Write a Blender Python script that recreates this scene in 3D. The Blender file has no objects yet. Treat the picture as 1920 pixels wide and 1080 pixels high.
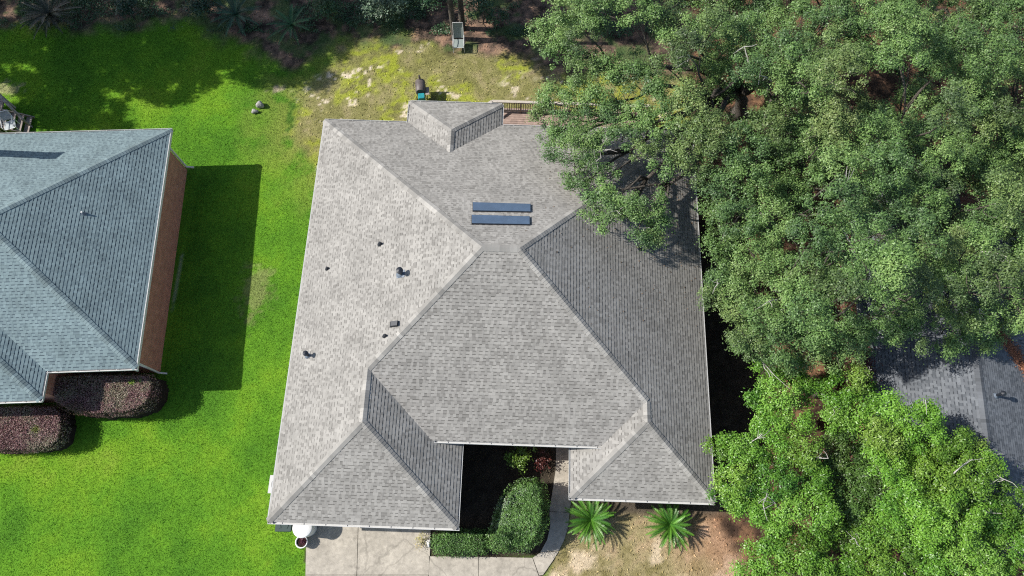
import bpy, math, random
import numpy as np
from mathutils import Matrix, Vector

# ------------------------------------------------------------------ camera, sky, sun, exposure
S = bpy.context.scene
COL = S.collection
CAM_H, FPX, TILT, ROLL = 33.4, 1304.15, 0.3363, 0.0126
cam = bpy.data.cameras.new('camera')
cam.sensor_width = 36.0
cam.lens = FPX / 1920 * 36
cam.clip_end = 600
co = bpy.data.objects.new('camera', cam)
COL.objects.link(co)
co.matrix_world = Matrix.Translation((0, 0, CAM_H)) @ Matrix.Rotation(TILT, 4, 'X') @ Matrix.Rotation(ROLL, 4, 'Z')
S.camera = co
SUN_EL, SUN_TO = math.radians(42.5), math.radians(-3.7)      # light travels towards +x, a little towards -y
w = bpy.data.worlds.new('World'); S.world = w; w.use_nodes = True
sky = w.node_tree.nodes.new('ShaderNodeTexSky'); sky.sky_type = 'NISHITA'; sky.sun_disc = False
sky.sun_elevation = SUN_EL
sky.sun_rotation = math.radians(-86.3)
bg = w.node_tree.nodes['Background']; bg.inputs['Strength'].default_value = 0.10
w.node_tree.links.new(sky.outputs[0], bg.inputs['Color'])
sun = bpy.data.lights.new('sun', 'SUN'); sun.energy = 4.4; sun.angle = math.radians(0.5); sun.color = (1.0, 0.955, 0.89)
so = bpy.data.objects.new('sun', sun); COL.objects.link(so)
sd = Vector((math.cos(SUN_EL) * math.cos(SUN_TO), math.cos(SUN_EL) * math.sin(SUN_TO), -math.sin(SUN_EL)))
so.rotation_euler = sd.to_track_quat('-Z', 'Y').to_euler()
so.location = (-30, 3, 40)
S.view_settings.view_transform = 'Standard'; S.view_settings.look = 'None'
S.view_settings.exposure = 0.52; S.view_settings.gamma = 1.0
S.cycles.filter_width = 1.15; S.cycles.use_denoising = False
S.cycles.max_bounces = 8; S.cycles.diffuse_bounces = 3; S.cycles.transmission_bounces = 4

# ------------------------------------------------------------------ pixel of the photograph -> point at a true height
_f = np.array([0, math.sin(TILT), -math.cos(TILT)]); _u = np.array([0, math.cos(TILT), math.sin(TILT)]); _r = np.array([1.0, 0, 0])
_r2 = _r * math.cos(ROLL) + _u * math.sin(ROLL); _u2 = _u * math.cos(ROLL) - _r * math.sin(ROLL)
def at(px, py, z=0.0):
    d = _f + (px - 960) / FPX * _r2 - (py - 540) / FPX * _u2
    return d * ((z - CAM_H) / d[2]) + np.array([0, 0, CAM_H])
def scale_at(p):                       # metres per photograph pixel at a point
    return float((np.asarray(p) - np.array([0, 0, CAM_H])) @ _f) / FPX
def hit(px, py, zf, z=4.0):            # where the sight line meets a surface z = zf(x, y)
    for _ in range(30):
        p = at(px, py, z); z = zf(p[0], p[1])
    return at(px, py, z)

# ------------------------------------------------------------------ noise
def vnoise(x, y, seed=0):
    xi = np.floor(x).astype(np.int64); yi = np.floor(y).astype(np.int64)
    fx = x - xi; fy = y - yi
    fx = fx * fx * (3 - 2 * fx); fy = fy * fy * (3 - 2 * fy)
    def h(a, b):
        n = (a * 374761393 + b * 668265263 + seed * 974634777) & 0xFFFFFFFF
        n = ((n ^ (n >> 13)) * 1274126177) & 0xFFFFFFFF
        return ((n ^ (n >> 16)) & 0xFFFF) / 65535.0
    return (h(xi, yi) * (1 - fx) + h(xi + 1, yi) * fx) * (1 - fy) + (h(xi, yi + 1) * (1 - fx) + h(xi + 1, yi + 1) * fx) * fy
def fbm(x, y, s=1.0, oct=4, seed=0):
    a, t, n = 1.0, 0.0, 0.0
    for o in range(oct):
        t = t + a * vnoise(x * s * 2 ** o, y * s * 2 ** o, seed + o * 17); n += a; a *= 0.55
    return t / n
def sstep(a, b, x):
    t = np.clip((x - a) / (b - a), 0, 1); return t * t * (3 - 2 * t)
def inpoly(X, Y, poly):
    r = np.zeros(np.shape(X), bool); n = len(poly)
    for i in range(n):
        x0, y0 = poly[i][:2]; x1, y1 = poly[(i + 1) % n][:2]
        c = ((y0 > Y) != (y1 > Y)) & (X < (x1 - x0) * (Y - y0) / (y1 - y0 + 1e-12) + x0)
        r ^= c
    return r
def polydist(X, Y, poly):
    d = np.full(np.shape(X), 1e9); n = len(poly)
    for i in range(n):
        x0, y0 = poly[i][:2]; x1, y1 = poly[(i + 1) % n][:2]
        dx, dy = x1 - x0, y1 - y0
        t = np.clip(((X - x0) * dx + (Y - y0) * dy) / (dx * dx + dy * dy + 1e-12), 0, 1)
        d = np.minimum(d, np.hypot(X - x0 - t * dx, Y - y0 - t * dy))
    return d
def sdist(X, Y, poly):                 # positive inside
    return np.where(inpoly(X, Y, poly), 1, -1) * polydist(X, Y, poly)

# ------------------------------------------------------------------ materials
def mat(name, color, rough=0.7, spec=0.3, metal=0.0, noise=None, bump=None, attr=False, transl=0.0):
    m = bpy.data.materials.new(name); m.use_nodes = True
    nt = m.node_tree; N = nt.nodes; L = nt.links; b = N['Principled BSDF']
    b.inputs['Roughness'].default_value = rough; b.inputs['Specular IOR Level'].default_value = spec
    b.inputs['Metallic'].default_value = metal
    src = None
    if attr:
        a = N.new('ShaderNodeAttribute'); a.attribute_name = 'tone'; src = a.outputs['Color']
    else:
        c = N.new('ShaderNodeRGB'); c.outputs[0].default_value = (*color, 1); src = c.outputs[0]
    tc = N.new('ShaderNodeTexCoord')
    if noise:
        sc, amt = noise
        n = N.new('ShaderNodeTexNoise'); n.inputs['Scale'].default_value = sc; n.inputs['Detail'].default_value = 6
        n.inputs['Roughness'].default_value = 0.65
        L.new(tc.outputs['Object'], n.inputs['Vector'])
        mr = N.new('ShaderNodeMapRange'); mr.inputs[1].default_value = 0.3; mr.inputs[2].default_value = 0.7
        mr.inputs[3].default_value = 1 - amt; mr.inputs[4].default_value = 1 + amt
        L.new(n.outputs['Fac'], mr.inputs[0])
        mx = N.new('ShaderNodeVectorMath'); mx.operation = 'SCALE'
        L.new(src, mx.inputs[0]); L.new(mr.outputs[0], mx.inputs['Scale']); src = mx.outputs[0]
    L.new(src, b.inputs['Base Color'])
    if bump:
        sc, dist = bump
        n2 = N.new('ShaderNodeTexNoise'); n2.inputs['Scale'].default_value = sc; n2.inputs['Detail'].default_value = 4
        L.new(tc.outputs['Object'], n2.inputs['Vector'])
        bp = N.new('ShaderNodeBump'); bp.inputs['Distance'].default_value = dist; bp.inputs['Strength'].default_value = 0.8
        L.new(n2.outputs['Fac'], bp.inputs['Height']); L.new(bp.outputs[0], b.inputs['Normal'])
    if transl > 0:
        t = N.new('ShaderNodeBsdfTranslucent'); L.new(src, t.inputs['Color'])
        ms = N.new('ShaderNodeMixShader'); ms.inputs[0].default_value = transl
        L.new(b.outputs[0], ms.inputs[1]); L.new(t.outputs[0], ms.inputs[2])
        L.new(ms.outputs[0], N['Material Output'].inputs['Surface'])
    return m
def brick_mat(name, c1, c2, mortar):
    m = mat(name, c1, 0.85, 0.2); nt = m.node_tree; N = nt.nodes; L = nt.links
    uv = N.new('ShaderNodeAttribute'); uv.attribute_name = 'wall_uv'
    br = N.new('ShaderNodeTexBrick'); br.inputs['Scale'].default_value = 1.0
    br.inputs['Color1'].default_value = (*c1, 1); br.inputs['Color2'].default_value = (*c2, 1); br.inputs['Mortar'].default_value = (*mortar, 1)
    br.inputs['Mortar Size'].default_value = 0.008; br.inputs['Brick Width'].default_value = 0.21; br.inputs['Row Height'].default_value = 0.075
    L.new(uv.outputs['Vector'], br.inputs['Vector'])
    n = N.new('ShaderNodeTexNoise'); n.inputs['Scale'].default_value = 3.0; n.inputs['Detail'].default_value = 8
    L.new(uv.outputs['Vector'], n.inputs['Vector'])
    mr = N.new('ShaderNodeMapRange'); mr.inputs[3].default_value = 0.6; mr.inputs[4].default_value = 1.4
    L.new(n.outputs['Fac'], mr.inputs[0])
    mx = N.new('ShaderNodeVectorMath'); mx.operation = 'SCALE'
    L.new(br.outputs['Color'], mx.inputs[0]); L.new(mr.outputs[0], mx.inputs['Scale'])
    L.new(mx.outputs[0], N['Principled BSDF'].inputs['Base Color'])
    return m
def concrete_mat():
    m = mat('old concrete', (0.43, 0.392, 0.328), 0.9, 0.2); nt = m.node_tree; N = nt.nodes; L = nt.links
    tc = N.new('ShaderNodeTexCoord'); src = N['Principled BSDF'].inputs['Base Color'].links[0].from_socket
    for sc, lo, hi, det, a, b in ((.9, .78, 1.12, 5, .35, .65), (5, .84, 1.14, 8, .35, .65), (45, .86, 1.14, 2, .3, .7), (1.7, 1.0, .62, 7, .60, .74)):
        n = N.new('ShaderNodeTexNoise'); n.inputs['Scale'].default_value = sc; n.inputs['Detail'].default_value = det; n.inputs['Roughness'].default_value = .7
        n.noise_dimensions = '3D'; L.new(tc.outputs['Object'], n.inputs['Vector'])
        mr = N.new('ShaderNodeMapRange'); mr.inputs[1].default_value = a; mr.inputs[2].default_value = b; mr.inputs[3].default_value = lo; mr.inputs[4].default_value = hi
        L.new(n.outputs['Fac'], mr.inputs[0]); mx = N.new('ShaderNodeVectorMath'); mx.operation = 'SCALE'
        L.new(src, mx.inputs[0]); L.new(mr.outputs[0], mx.inputs['Scale']); src = mx.outputs[0]
    v = N.new('ShaderNodeTexVoronoi'); v.feature = 'DISTANCE_TO_EDGE'; v.inputs['Scale'].default_value = .22
    n = N.new('ShaderNodeTexNoise'); n.inputs['Scale'].default_value = 1.6; n.inputs['Detail'].default_value = 5; L.new(tc.outputs['Object'], n.inputs['Vector'])
    ad = N.new('ShaderNodeMixRGB'); ad.blend_type = 'ADD'; ad.inputs[0].default_value = .5; L.new(tc.outputs['Object'], ad.inputs[1]); L.new(n.outputs['Color'], ad.inputs[2]); L.new(ad.outputs[0], v.inputs['Vector'])
    mr = N.new('ShaderNodeMapRange'); mr.inputs[1].default_value = .002; mr.inputs[2].default_value = .007; mr.inputs[3].default_value = .78; mr.inputs[4].default_value = 1; L.new(v.outputs['Distance'], mr.inputs[0])
    mx = N.new('ShaderNodeVectorMath'); mx.operation = 'SCALE'; L.new(src, mx.inputs[0]); L.new(mr.outputs[0], mx.inputs['Scale'])
    L.new(mx.outputs[0], N['Principled BSDF'].inputs['Base Color']); return m
M = dict(
    shingle=mat('shingle granules', (0, 0, 0), 0.95, 0.12, noise=(0.8, 0.15), attr=True),
    leaf=mat('leaf', (0, 0, 0), 0.48, 0.42, attr=True, transl=0.13),
    gloss_leaf=mat('glossy leaf', (0, 0, 0), 0.40, 0.42, attr=True, transl=0.13),
    dry=mat('litter', (0, 0, 0), 0.9, 0.1, attr=True),
    grass=mat('grass blade', (0, 0, 0), 0.75, 0.12, attr=True, transl=0.25),
    soil=mat('ground cover', (0, 0, 0), 0.95, 0.05, noise=(9, 0.28), bump=(26, 0.05), attr=True),
    bark=mat('oak bark', (0.10, 0.088, 0.074), 0.9, 0.15, noise=(5, 0.45), bump=(18, 0.05)),
    twig=mat('pale twig bark', (0.38, 0.36, 0.33), 0.85, 0.2, noise=(7, 0.3)),
    white=mat('white painted metal', (0.52, 0.52, 0.505), 0.45, 0.4, noise=(2.5, 0.06)),
    fascia=mat('white fascia board', (0.66, 0.65, 0.62), 0.6, 0.3, noise=(3, 0.08)),
    drip=mat('grey drip edge', (0.46, 0.46, 0.45), 0.5, 0.4),
    grey_gutter=mat('grey gutter inside', (0.3, 0.3, 0.29), 0.6, 0.3, noise=(6, 0.3)),
    concrete=concrete_mat(),
    brick=brick_mat('red brick', (0.52, 0.215, 0.14), (0.41, 0.16, 0.105), (0.44, 0.34, 0.28)),
    tanbrick=brick_mat('tan brick', (0.30, 0.2, 0.14), (0.24, 0.15, 0.1), (0.36, 0.33, 0.29)),
    vent=mat('dark vent metal', (0.016, 0.020, 0.028), 0.5, 0.5),
    boot=mat('bluish vent flashing', (0.13, 0.16, 0.20), 0.5, 0.5, noise=(12, 0.2)),
    panel=mat('blue grey glazing', (0.075, 0.115, 0.18), 0.35, 0.5, noise=(2.5, 0.14)),
    glass=mat('window glass', (0.03, 0.04, 0.05), 0.08, 0.6),
    wood=mat('weathered deck wood', (0.34, 0.25, 0.21), 0.85, 0.2, noise=(4, 0.3)),
    railwood=mat('pale rail wood', (0.46, 0.41, 0.35), 0.8, 0.2, noise=(6, 0.2)),
    greywood=mat('silvered wood', (0.34, 0.29, 0.26), 0.85, 0.2, noise=(6, 0.3)),
    bin=mat('dark green plastic', (0.03, 0.055, 0.05), 0.45, 0.4, noise=(5, 0.15)),
    black=mat('black rubber', (0.015, 0.015, 0.016), 0.7, 0.3),
    plastic=mat('white plastic', (0.8, 0.79, 0.77), 0.4, 0.4, noise=(6, 0.06)),
    chairfab=mat('grey green sling fabric', (0.25, 0.29, 0.27), 0.7, 0.3, noise=(9, 0.12)),
    greyfab=mat('pale grey fabric', (0.42, 0.46, 0.47), 0.7, 0.3, noise=(9, 0.1)),
    brownmetal=mat('brown enamelled steel', (0.115, 0.095, 0.09), 0.5, 0.4, noise=(7, 0.25)),
    teal=mat('teal steel', (0.02, 0.25, 0.28), 0.5, 0.4, noise=(8, 0.2)),
    stone=mat('grey stone', (0.34, 0.33, 0.31), 0.9, 0.2, noise=(9, 0.4), bump=(14, 0.04)),
    soilpot=mat('potting soil', (0.03, 0.02, 0.015), 0.95, 0.1, noise=(14, 0.4)),
    mulch=mat('dark soil', (0.028, 0.022, 0.018), 0.95, 0.1, noise=(9, 0.4)),
    doorpaint=mat('panelled door paint', (0.6, 0.58, 0.54), 0.5, 0.3),
)

# ------------------------------------------------------------------ mesh helpers
def link(o, parent=None):
    COL.objects.link(o)
    if parent is not None: o.parent = parent
    return o
def npmesh(name, V, F, m, parent=None, tone=None, smooth=False, uv=None):
    """V (n,3); F list of index tuples, or an (m,k) array."""
    me = bpy.data.meshes.new(name)
    V = np.ascontiguousarray(V, dtype=np.float32)
    me.vertices.add(len(V)); me.vertices.foreach_set('co', V.ravel())
    if isinstance(F, np.ndarray):
        k = F.shape[1]; n = len(F); li = F.astype(np.int32).ravel(); ls = np.arange(n, dtype=np.int32) * k
    else:
        n = len(F); ln = np.array([len(f) for f in F], dtype=np.int32)
        ls = np.concatenate([[0], np.cumsum(ln)[:-1]]).astype(np.int32); li = np.array([i for f in F for i in f], dtype=np.int32)
    me.loops.add(len(li)); me.loops.foreach_set('vertex_index', li)
    me.polygons.add(n); me.polygons.foreach_set('loop_start', ls)
    me.polygons.foreach_set('use_smooth', np.full(n, bool(smooth)))
    if tone is not None:
        t = np.asarray(tone, dtype=np.float32); dom = 'FACE' if len(t) == n else 'POINT'
        a = me.attributes.new('tone', 'FLOAT_COLOR', dom)
        a.data.foreach_set('color', np.ascontiguousarray(np.concatenate([t, np.ones((len(t), 1), np.float32)], 1)).ravel())
    if uv is not None:
        a = me.attributes.new('wall_uv', 'FLOAT_VECTOR', 'CORNER'); a.data.foreach_set('vector', np.asarray(uv, np.float32).ravel())
    me.update(calc_edges=True); me.validate()
    me.materials.append(m)
    return link(bpy.data.objects.new(name, me), parent)
class MB:
    def __init__(s): s.V = []; s.F = []
    def add(s, V, F):
        b = len(s.V); s.V += [tuple(map(float, v)) for v in V]; s.F += [tuple(i + b for i in f) for f in F]
    def box(s, c, d, rot=0.0, bev=0.0):
        x, y, z = (k / 2 for k in d)
        if bev <= 0:
            P = [(sx * x, sy * y, sz * z) for sz in (-1, 1) for sx, sy in ((-1, -1), (1, -1), (1, 1), (-1, 1))]
            Fs = [(3, 2, 1, 0), (4, 5, 6, 7), (0, 1, 5, 4), (1, 2, 6, 5), (2, 3, 7, 6), (3, 0, 4, 7)]
        else:
            b = min(bev, x * .9, y * .9, z * .9); ring = []
            def rr(ix, iy, zz): return [(-x + ix, -y + iy + 0, zz), (x - ix, -y + iy, zz), (x - ix, y - iy, zz), (-x + ix, y - iy, zz)]
            def oct8(i, zz): return [(-x + i + b, -y + i, zz), (x - i - b, -y + i, zz), (x - i, -y + i + b, zz), (x - i, y - i - b, zz), (x - i - b, y - i, zz), (-x + i + b, y - i, zz), (-x + i, y - i - b, zz), (-x + i, -y + i + b, zz)]
            P = oct8(b * .6, -z) + oct8(0, -z + b) + oct8(0, z - b) + oct8(b * .6, z)
            Fs = [tuple(range(7, -1, -1)), tuple(range(24, 32))]
            for k in range(3):
                for i in range(8):
                    j = (i + 1) % 8; Fs.append((k * 8 + i, k * 8 + j, k * 8 + 8 + j, k * 8 + 8 + i))
        cs, sn = math.cos(rot), math.sin(rot)
        s.add([(c[0] + p[0] * cs - p[1] * sn, c[1] + p[0] * sn + p[1] * cs, c[2] + p[2]) for p in P], Fs)
    def bar(s, a, b, wd, ht=None, up=(0, 0, 1)):
        a, b = np.array(a, float), np.array(b, float); ht = ht or wd
        d = b - a; d /= np.linalg.norm(d); u = np.array(up, float)
        if abs(d @ u) > .97: u = np.array([0, 1.0, 0])
        sd_ = np.cross(d, u); sd_ /= np.linalg.norm(sd_); u = np.cross(sd_, d)
        P = [e + sd_ * wd / 2 * i + u * ht / 2 * j for e in (a, b) for i, j in ((-1, -1), (1, -1), (1, 1), (-1, 1))]
        s.add(P, [(0, 1, 2, 3), (7, 6, 5, 4), (0, 4, 5, 1), (1, 5, 6, 2), (2, 6, 7, 3), (3, 7, 4, 0)])
    def tube(s, pts, rad, n=8, cap=True):
        pts = [np.array(p, float) for p in pts]
        if not hasattr(rad, '__len__'): rad = [rad] * len(pts)
        V = []; prev = None
        for i, p in enumerate(pts):
            d = pts[min(i + 1, len(pts) - 1)] - pts[max(i - 1, 0)]; d = d / (np.linalg.norm(d) + 1e-9)
            if prev is None:
                prev = np.cross(d, [0.31, 0.2, 0.93]); prev /= np.linalg.norm(prev) + 1e-9
            e = prev - d * (prev @ d); e /= np.linalg.norm(e) + 1e-9; prev = e; g = np.cross(d, e)
            V += [p + rad[i] * (math.cos(2 * math.pi * k / n) * e + math.sin(2 * math.pi * k / n) * g) for k in range(n)]
        F = [(i * n + k, i * n + (k + 1) % n, (i + 1) * n + (k + 1) % n, (i + 1) * n + k) for i in range(len(pts) - 1) for k in range(n)]
        if cap: F += [tuple(range(n - 1, -1, -1)), tuple(range((len(pts) - 1) * n, len(pts) * n))]
        s.add(V, F)
    def lathe(s, c, prof, n=24):           # prof: (r, z)
        V = [(c[0] + r * math.cos(2 * math.pi * k / n), c[1] + r * math.sin(2 * math.pi * k / n), c[2] + z) for r, z in prof for k in range(n)]
        F = [(i * n + k, i * n + (k + 1) % n, (i + 1) * n + (k + 1) % n, (i + 1) * n + k) for i in range(len(prof) - 1) for k in range(n)]
        F += [tuple(range(n - 1, -1, -1)), tuple(range((len(prof) - 1) * n, len(prof) * n))]
        s.add(V, F)
    def prism(s, poly, z0, z1):
        n = len(poly)
        a = sum(poly[i][0] * poly[(i + 1) % n][1] - poly[(i + 1) % n][0] * poly[i][1] for i in range(n))
        if a < 0: poly = poly[::-1]
        s.add([(p[0], p[1], z0) for p in poly] + [(p[0], p[1], z1) for p in poly],
              [tuple(range(n - 1, -1, -1)), tuple(range(n, 2 * n))] + [(i, (i + 1) % n, n + (i + 1) % n, n + i) for i in range(n)])
    def build(s, name, m, parent=None, smooth=False):
        return npmesh(name, np.array(s.V), s.F, m, parent, smooth=smooth)
def walls(mb, poly, z0, z1s, name, m, parent):
    """upright walls round poly, with metre-true brick coordinates"""
    V = []; F = []; uv = []; run = 0.0; n = len(poly)
    if not hasattr(z1s, '__len__'): z1s = [z1s] * n
    for i in range(n):
        a, b = poly[i], poly[(i + 1) % n]; L = math.hypot(b[0] - a[0], b[1] - a[1]); k = len(V)
        V += [(a[0], a[1], z0), (b[0], b[1], z0), (b[0], b[1], z1s[i]), (a[0], a[1], z1s[i])]; F.append((k, k + 1, k + 2, k + 3))
        uv += [(run, z0, 0), (run + L, z0, 0), (run + L, z1s[i], 0), (run, z1s[i], 0)]; run += L
    return npmesh(name, np.array(V), F, m, parent, uv=uv)
def thing(name, label, cat, loc=(0, 0, 0), rz=0.0, group=None):
    o = bpy.data.objects.new(name, None); COL.objects.link(o)
    o.location = loc; o.rotation_euler = (0, 0, rz); o['label'] = label; o['category'] = cat
    o.empty_display_size = 0.3
    if group: o['group'] = group
    return o
def tag(o, label, cat, group=None, kind=None):
    o['label'] = label; o['category'] = cat
    if group: o['group'] = group
    if kind: o['kind'] = kind
    return o

# ------------------------------------------------------------------ leaves
def unit(n, rng):
    v = rng.normal(size=(n, 3)); return v / np.linalg.norm(v, axis=1, keepdims=True)
def leaf_quads(P, Nn, L, W, rng):
    n = len(P)
    Nn = Nn / (np.linalg.norm(Nn, axis=1, keepdims=True) + 1e-9)
    t = unit(n, rng); t = t - Nn * np.sum(t * Nn, 1, keepdims=True); t /= np.linalg.norm(t, axis=1, keepdims=True) + 1e-9
    b = np.cross(Nn, t); L = np.reshape(L, (-1, 1)); W = np.reshape(W, (-1, 1))
    V = np.stack([P - t * L / 2, P + b * W / 2 - t * L * .06, P + t * L / 2, P - b * W / 2 - t * L * .06], 1).reshape(-1, 3)
    return V, np.arange(n * 4).reshape(n, 4)
def crown(name, lobes, rng, m, parent, pal, leaf=0.10, puff_k=9.0, puff_r=(0.28, 0.5), leaf_k=620, squash=0.7, down=-0.25, fuzz=.34):
    Ps = []; Ns = []; Ts = []; puffs = []
    pal = np.array(pal)
    for (x, y, z, r) in lobes:
        lt = rng.random(); hue = np.array([1, 1, 1.0]) if rng.random() < .7 else np.array([1.15, 1.0, 1.08]) * rng.uniform(.75, 1.0)
        npf = max(5, int(puff_k * r * r))
        d = unit(npf * 3, rng); d = d[d[:, 2] > down][:npf]; lr = rng.uniform(.85, 1.1)
        pc = np.array([x, y, z]) + d * (r * rng.uniform(.25, 1.0, (len(d), 1)) ** .6) * np.array([1, 1, squash])
        for c in pc:
            rp = rng.uniform(*puff_r); nl = int(leaf_k * rp * rp)
            puffs.append((c, rp))
            q = unit(nl, rng); q[:, 2] = np.where(q[:, 2] < -0.35, -q[:, 2], q[:, 2])
            pos = c + q * rp * (np.abs(rng.normal(.8, fuzz, (nl, 1)))) * np.array([1, 1, .8])
            nr = q * .75 + np.array([-.1, 0, .5]) + unit(nl, rng) * .62
            k = np.clip(lt * .62 + rng.random() * .38 + rng.normal(0, .14, nl), 0, .999) * (len(pal) - 1)
            i = k.astype(int); f = (k - i)[:, None]
            Ps.append(pos); Ns.append(nr); Ts.append((pal[i] * (1 - f) + pal[i + 1] * f) * hue * lr * rng.uniform(.85, 1.15, (nl, 1)))
    P = np.concatenate(Ps); n = len(P)
    L = leaf * rng.uniform(.65, 1.35, n)
    V, F = leaf_quads(P, np.concatenate(Ns), L, L * rng.uniform(.42, .62, n), rng)
    o = npmesh(name, V, F, m, parent, tone=np.concatenate(Ts))
    return o, puffs
def limb(mb, a, b, r0, r1, rng, sag=0.12, n=6, k=5):
    a = np.array(a, float); b = np.array(b, float); L = np.linalg.norm(b - a)
    mid = (a + b) / 2 + rng.normal(0, .12, 3) * L + np.array([0, 0, sag * L])
    pts = [(1 - t) ** 2 * a + 2 * t * (1 - t) * mid + t * t * b + (rng.normal(0, .025, 3) * L if 0 < t < 1 else 0) for t in np.linspace(0, 1, k)]
    mb.tube(pts, list(np.linspace(r0, r1, k)), n)
    return pts
def tree(name, label, cat, base, lobes, pal, seed, group=None, m='leaf', trunk_r=0.22, fork=2.6, twigs=2, dead=0.0, **kw):
    """trunk and limbs as one mesh, pale twigs as another, the leaf mass as the crown; lobes are in world metres"""
    rng = np.random.default_rng(seed)
    t = thing(name, label, cat, tuple(base), 0, group)
    B = np.array(base, float); lob = [(l[0] - B[0], l[1] - B[1], l[2] - B[2], l[3]) for l in lobes]
    cx = np.mean([l[0] for l in lob]); cy = np.mean([l[1] for l in lob])
    c, puffs = crown('crown', lob, rng, M[m], t, pal, **kw)
    mb = MB()
    F = np.array([cx * .18, cy * .18, fork])
    mb.tube([(0, 0, -.1), (0, 0, .25), tuple(F * np.array([.3, .3, .5])), tuple(F)], [trunk_r * 1.6, trunk_r * 1.1, trunk_r * .95, trunk_r * .8], 9)
    left = list(range(len(lob))); rad_sort = []
    while left:                                        # main limbs, each carrying a handful of neighbouring lobes
        far = max(left, key=lambda k: math.hypot(lob[k][0] - F[0], lob[k][1] - F[1]))
        near = sorted(left, key=lambda k: math.hypot(lob[k][0] - lob[far][0], lob[k][1] - lob[far][1]))[:6]
        left = [k for k in left if k not in near]
        hub = np.mean([lob[k][:3] for k in near], 0) * .72 + F * .28 - np.array([0, 0, .5])
        limb(mb, F, hub, trunk_r * .6, trunk_r * .24, rng, .1, 8, 6)
        for k in near:
            l = lob[k]; e = np.array(l[:3]) - np.array([0, 0, .2 * l[3]])
            pts = limb(mb, hub, e, trunk_r * .22, .025, rng, .08)
            for q in range(twigs):
                st_ = pts[rng.integers(2, 5)]; d = unit(1, rng)[0]; d[2] = abs(d[2]) * .8
                limb(mb, st_, np.array(l[:3]) + d * l[3] * np.array([.95, .95, .75]), .026, .009, rng, .05, 4, 4)
            if rng.random() < dead:
                d = unit(1, rng)[0]; d[2] = .75
                st_ = np.array(l[:3]) + d * l[3] * .35; e2 = np.array(l[:3]) + d * l[3] * np.array([1.1, 1.1, .95])
                tw = MB(); pp = limb(tw, st_, e2, .035, .012, rng, .02, 4, 4)
                for _ in range(3):
                    limb(tw, pp[rng.integers(1, 4)], e2 + rng.normal(0, .3, 3) * np.array([1, 1, .4]), .016, .007, rng, .05, 3, 3)
                tw.build('dead_branch', M['twig'], t)
    mb.build('trunk', M['bark'], t, True)
    return t
#MARK_GROUND
# ------------------------------------------------------------------ ground
def Wp(pts, z=0.0): return [tuple(at(x, y, z)[:2]) for x, y in pts]
Z_DRY = Wp([(548, 250), (552, 180), (600, 140), (640, 90), (690, 55), (1010, 60), (1100, 90), (1300, 60), (1340, 300), (1000, 300), (640, 320), (605, 300)])
Z_STRAW = Wp([(-400, -250), (-60, 30), (0, 50), (60, 55), (130, 52), (230, 50), (330, 45), (400, 70), (470, 100), (540, 130), (590, 115), (640, 80), (700, 70), (760, 78), (880, 95), (960, 100), (1010, 130), (1100, 140), (1700, 200), (1700, -250)])
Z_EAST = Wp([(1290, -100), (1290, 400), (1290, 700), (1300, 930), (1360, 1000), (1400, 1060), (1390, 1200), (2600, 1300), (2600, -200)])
Z_FRONT = Wp([(1035, 1040), (1070, 960), (1075, 880), (1340, 900), (1420, 980), (1420, 1110), (1100, 1300), (1000, 1200)])
Z_BED = Wp([(850, 820), (1060, 820), (1060, 960), (1040, 1000), (1010, 1046), (806, 1050), (800, 985), (850, 985)])
Z_SIDE_SHADE = Wp([(1290, 420), (1400, 470), (1450, 640), (1440, 760), (1380, 900), (1290, 930)])
Z_BED_FRONT = Wp([(1065, 900), (1400, 900), (1400, 965), (1180, 968), (1080, 950)])
CONC = [Wp(q) for q in (
    [(575, 975), (671.6, 975), (668.6, 1077.6), (573, 1077.6)], [(672.6, 975), (808, 975), (806, 1043), (803.5, 1077.6), (669.6, 1077.6)], 
    [(804.6, 1043), (896.5, 1044), (895.5, 1200), (802, 1200)], [(897.5, 1044), (998, 1046), (1010, 1080), (1016, 1200), (896.5, 1200)],
    [(573, 1078.6), (668.6, 1078.6), (665, 1210), (570, 1210)], [(669.6, 1078.6), (803, 1078.6), (801, 1210), (666, 1210)],
    [(999, 1045.5), (1013, 1036), (1047, 1034), (1036, 1052), (1018, 1078), (1011, 1079)],
    [(1013.6, 1035), (1026, 1012), (1032, 985), (1030, 960), (1067.6, 961), (1065, 990), (1058, 1012), (1047.6, 1033)],
    [(1030, 959), (1036, 920), (1042, 880), (1043, 836), (1074, 836), (1074, 925), (1067.6, 960)])]
HULL = Wp([(574, 970), (810, 970), (807, 1044), (1000, 1047), (1014, 1038), (1030, 1000), (1028, 960), (1041, 836), (1076, 836), (1076, 925), (1068, 960), (1065, 992), (1047, 1034), (1018, 1082), (1016, 1210), (569, 1210)])
def in_conc(X, Y): return inpoly(X, Y, HULL)
PAL_G = np.array([(0.075, 0.195, 0.018), (0.108, 0.255, 0.020), (0.155, 0.300, 0.022), (0.21, 0.315, 0.036)])
def lerp(a, b, t): return a * (1 - t[..., None]) + b * t[..., None]
def ramp(pal, k):
    k = np.clip(k, 0, .999) * (len(pal) - 1); i = k.astype(int); f = (k - i)[..., None]; return pal[i] * (1 - f) + pal[i + 1] * f
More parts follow.
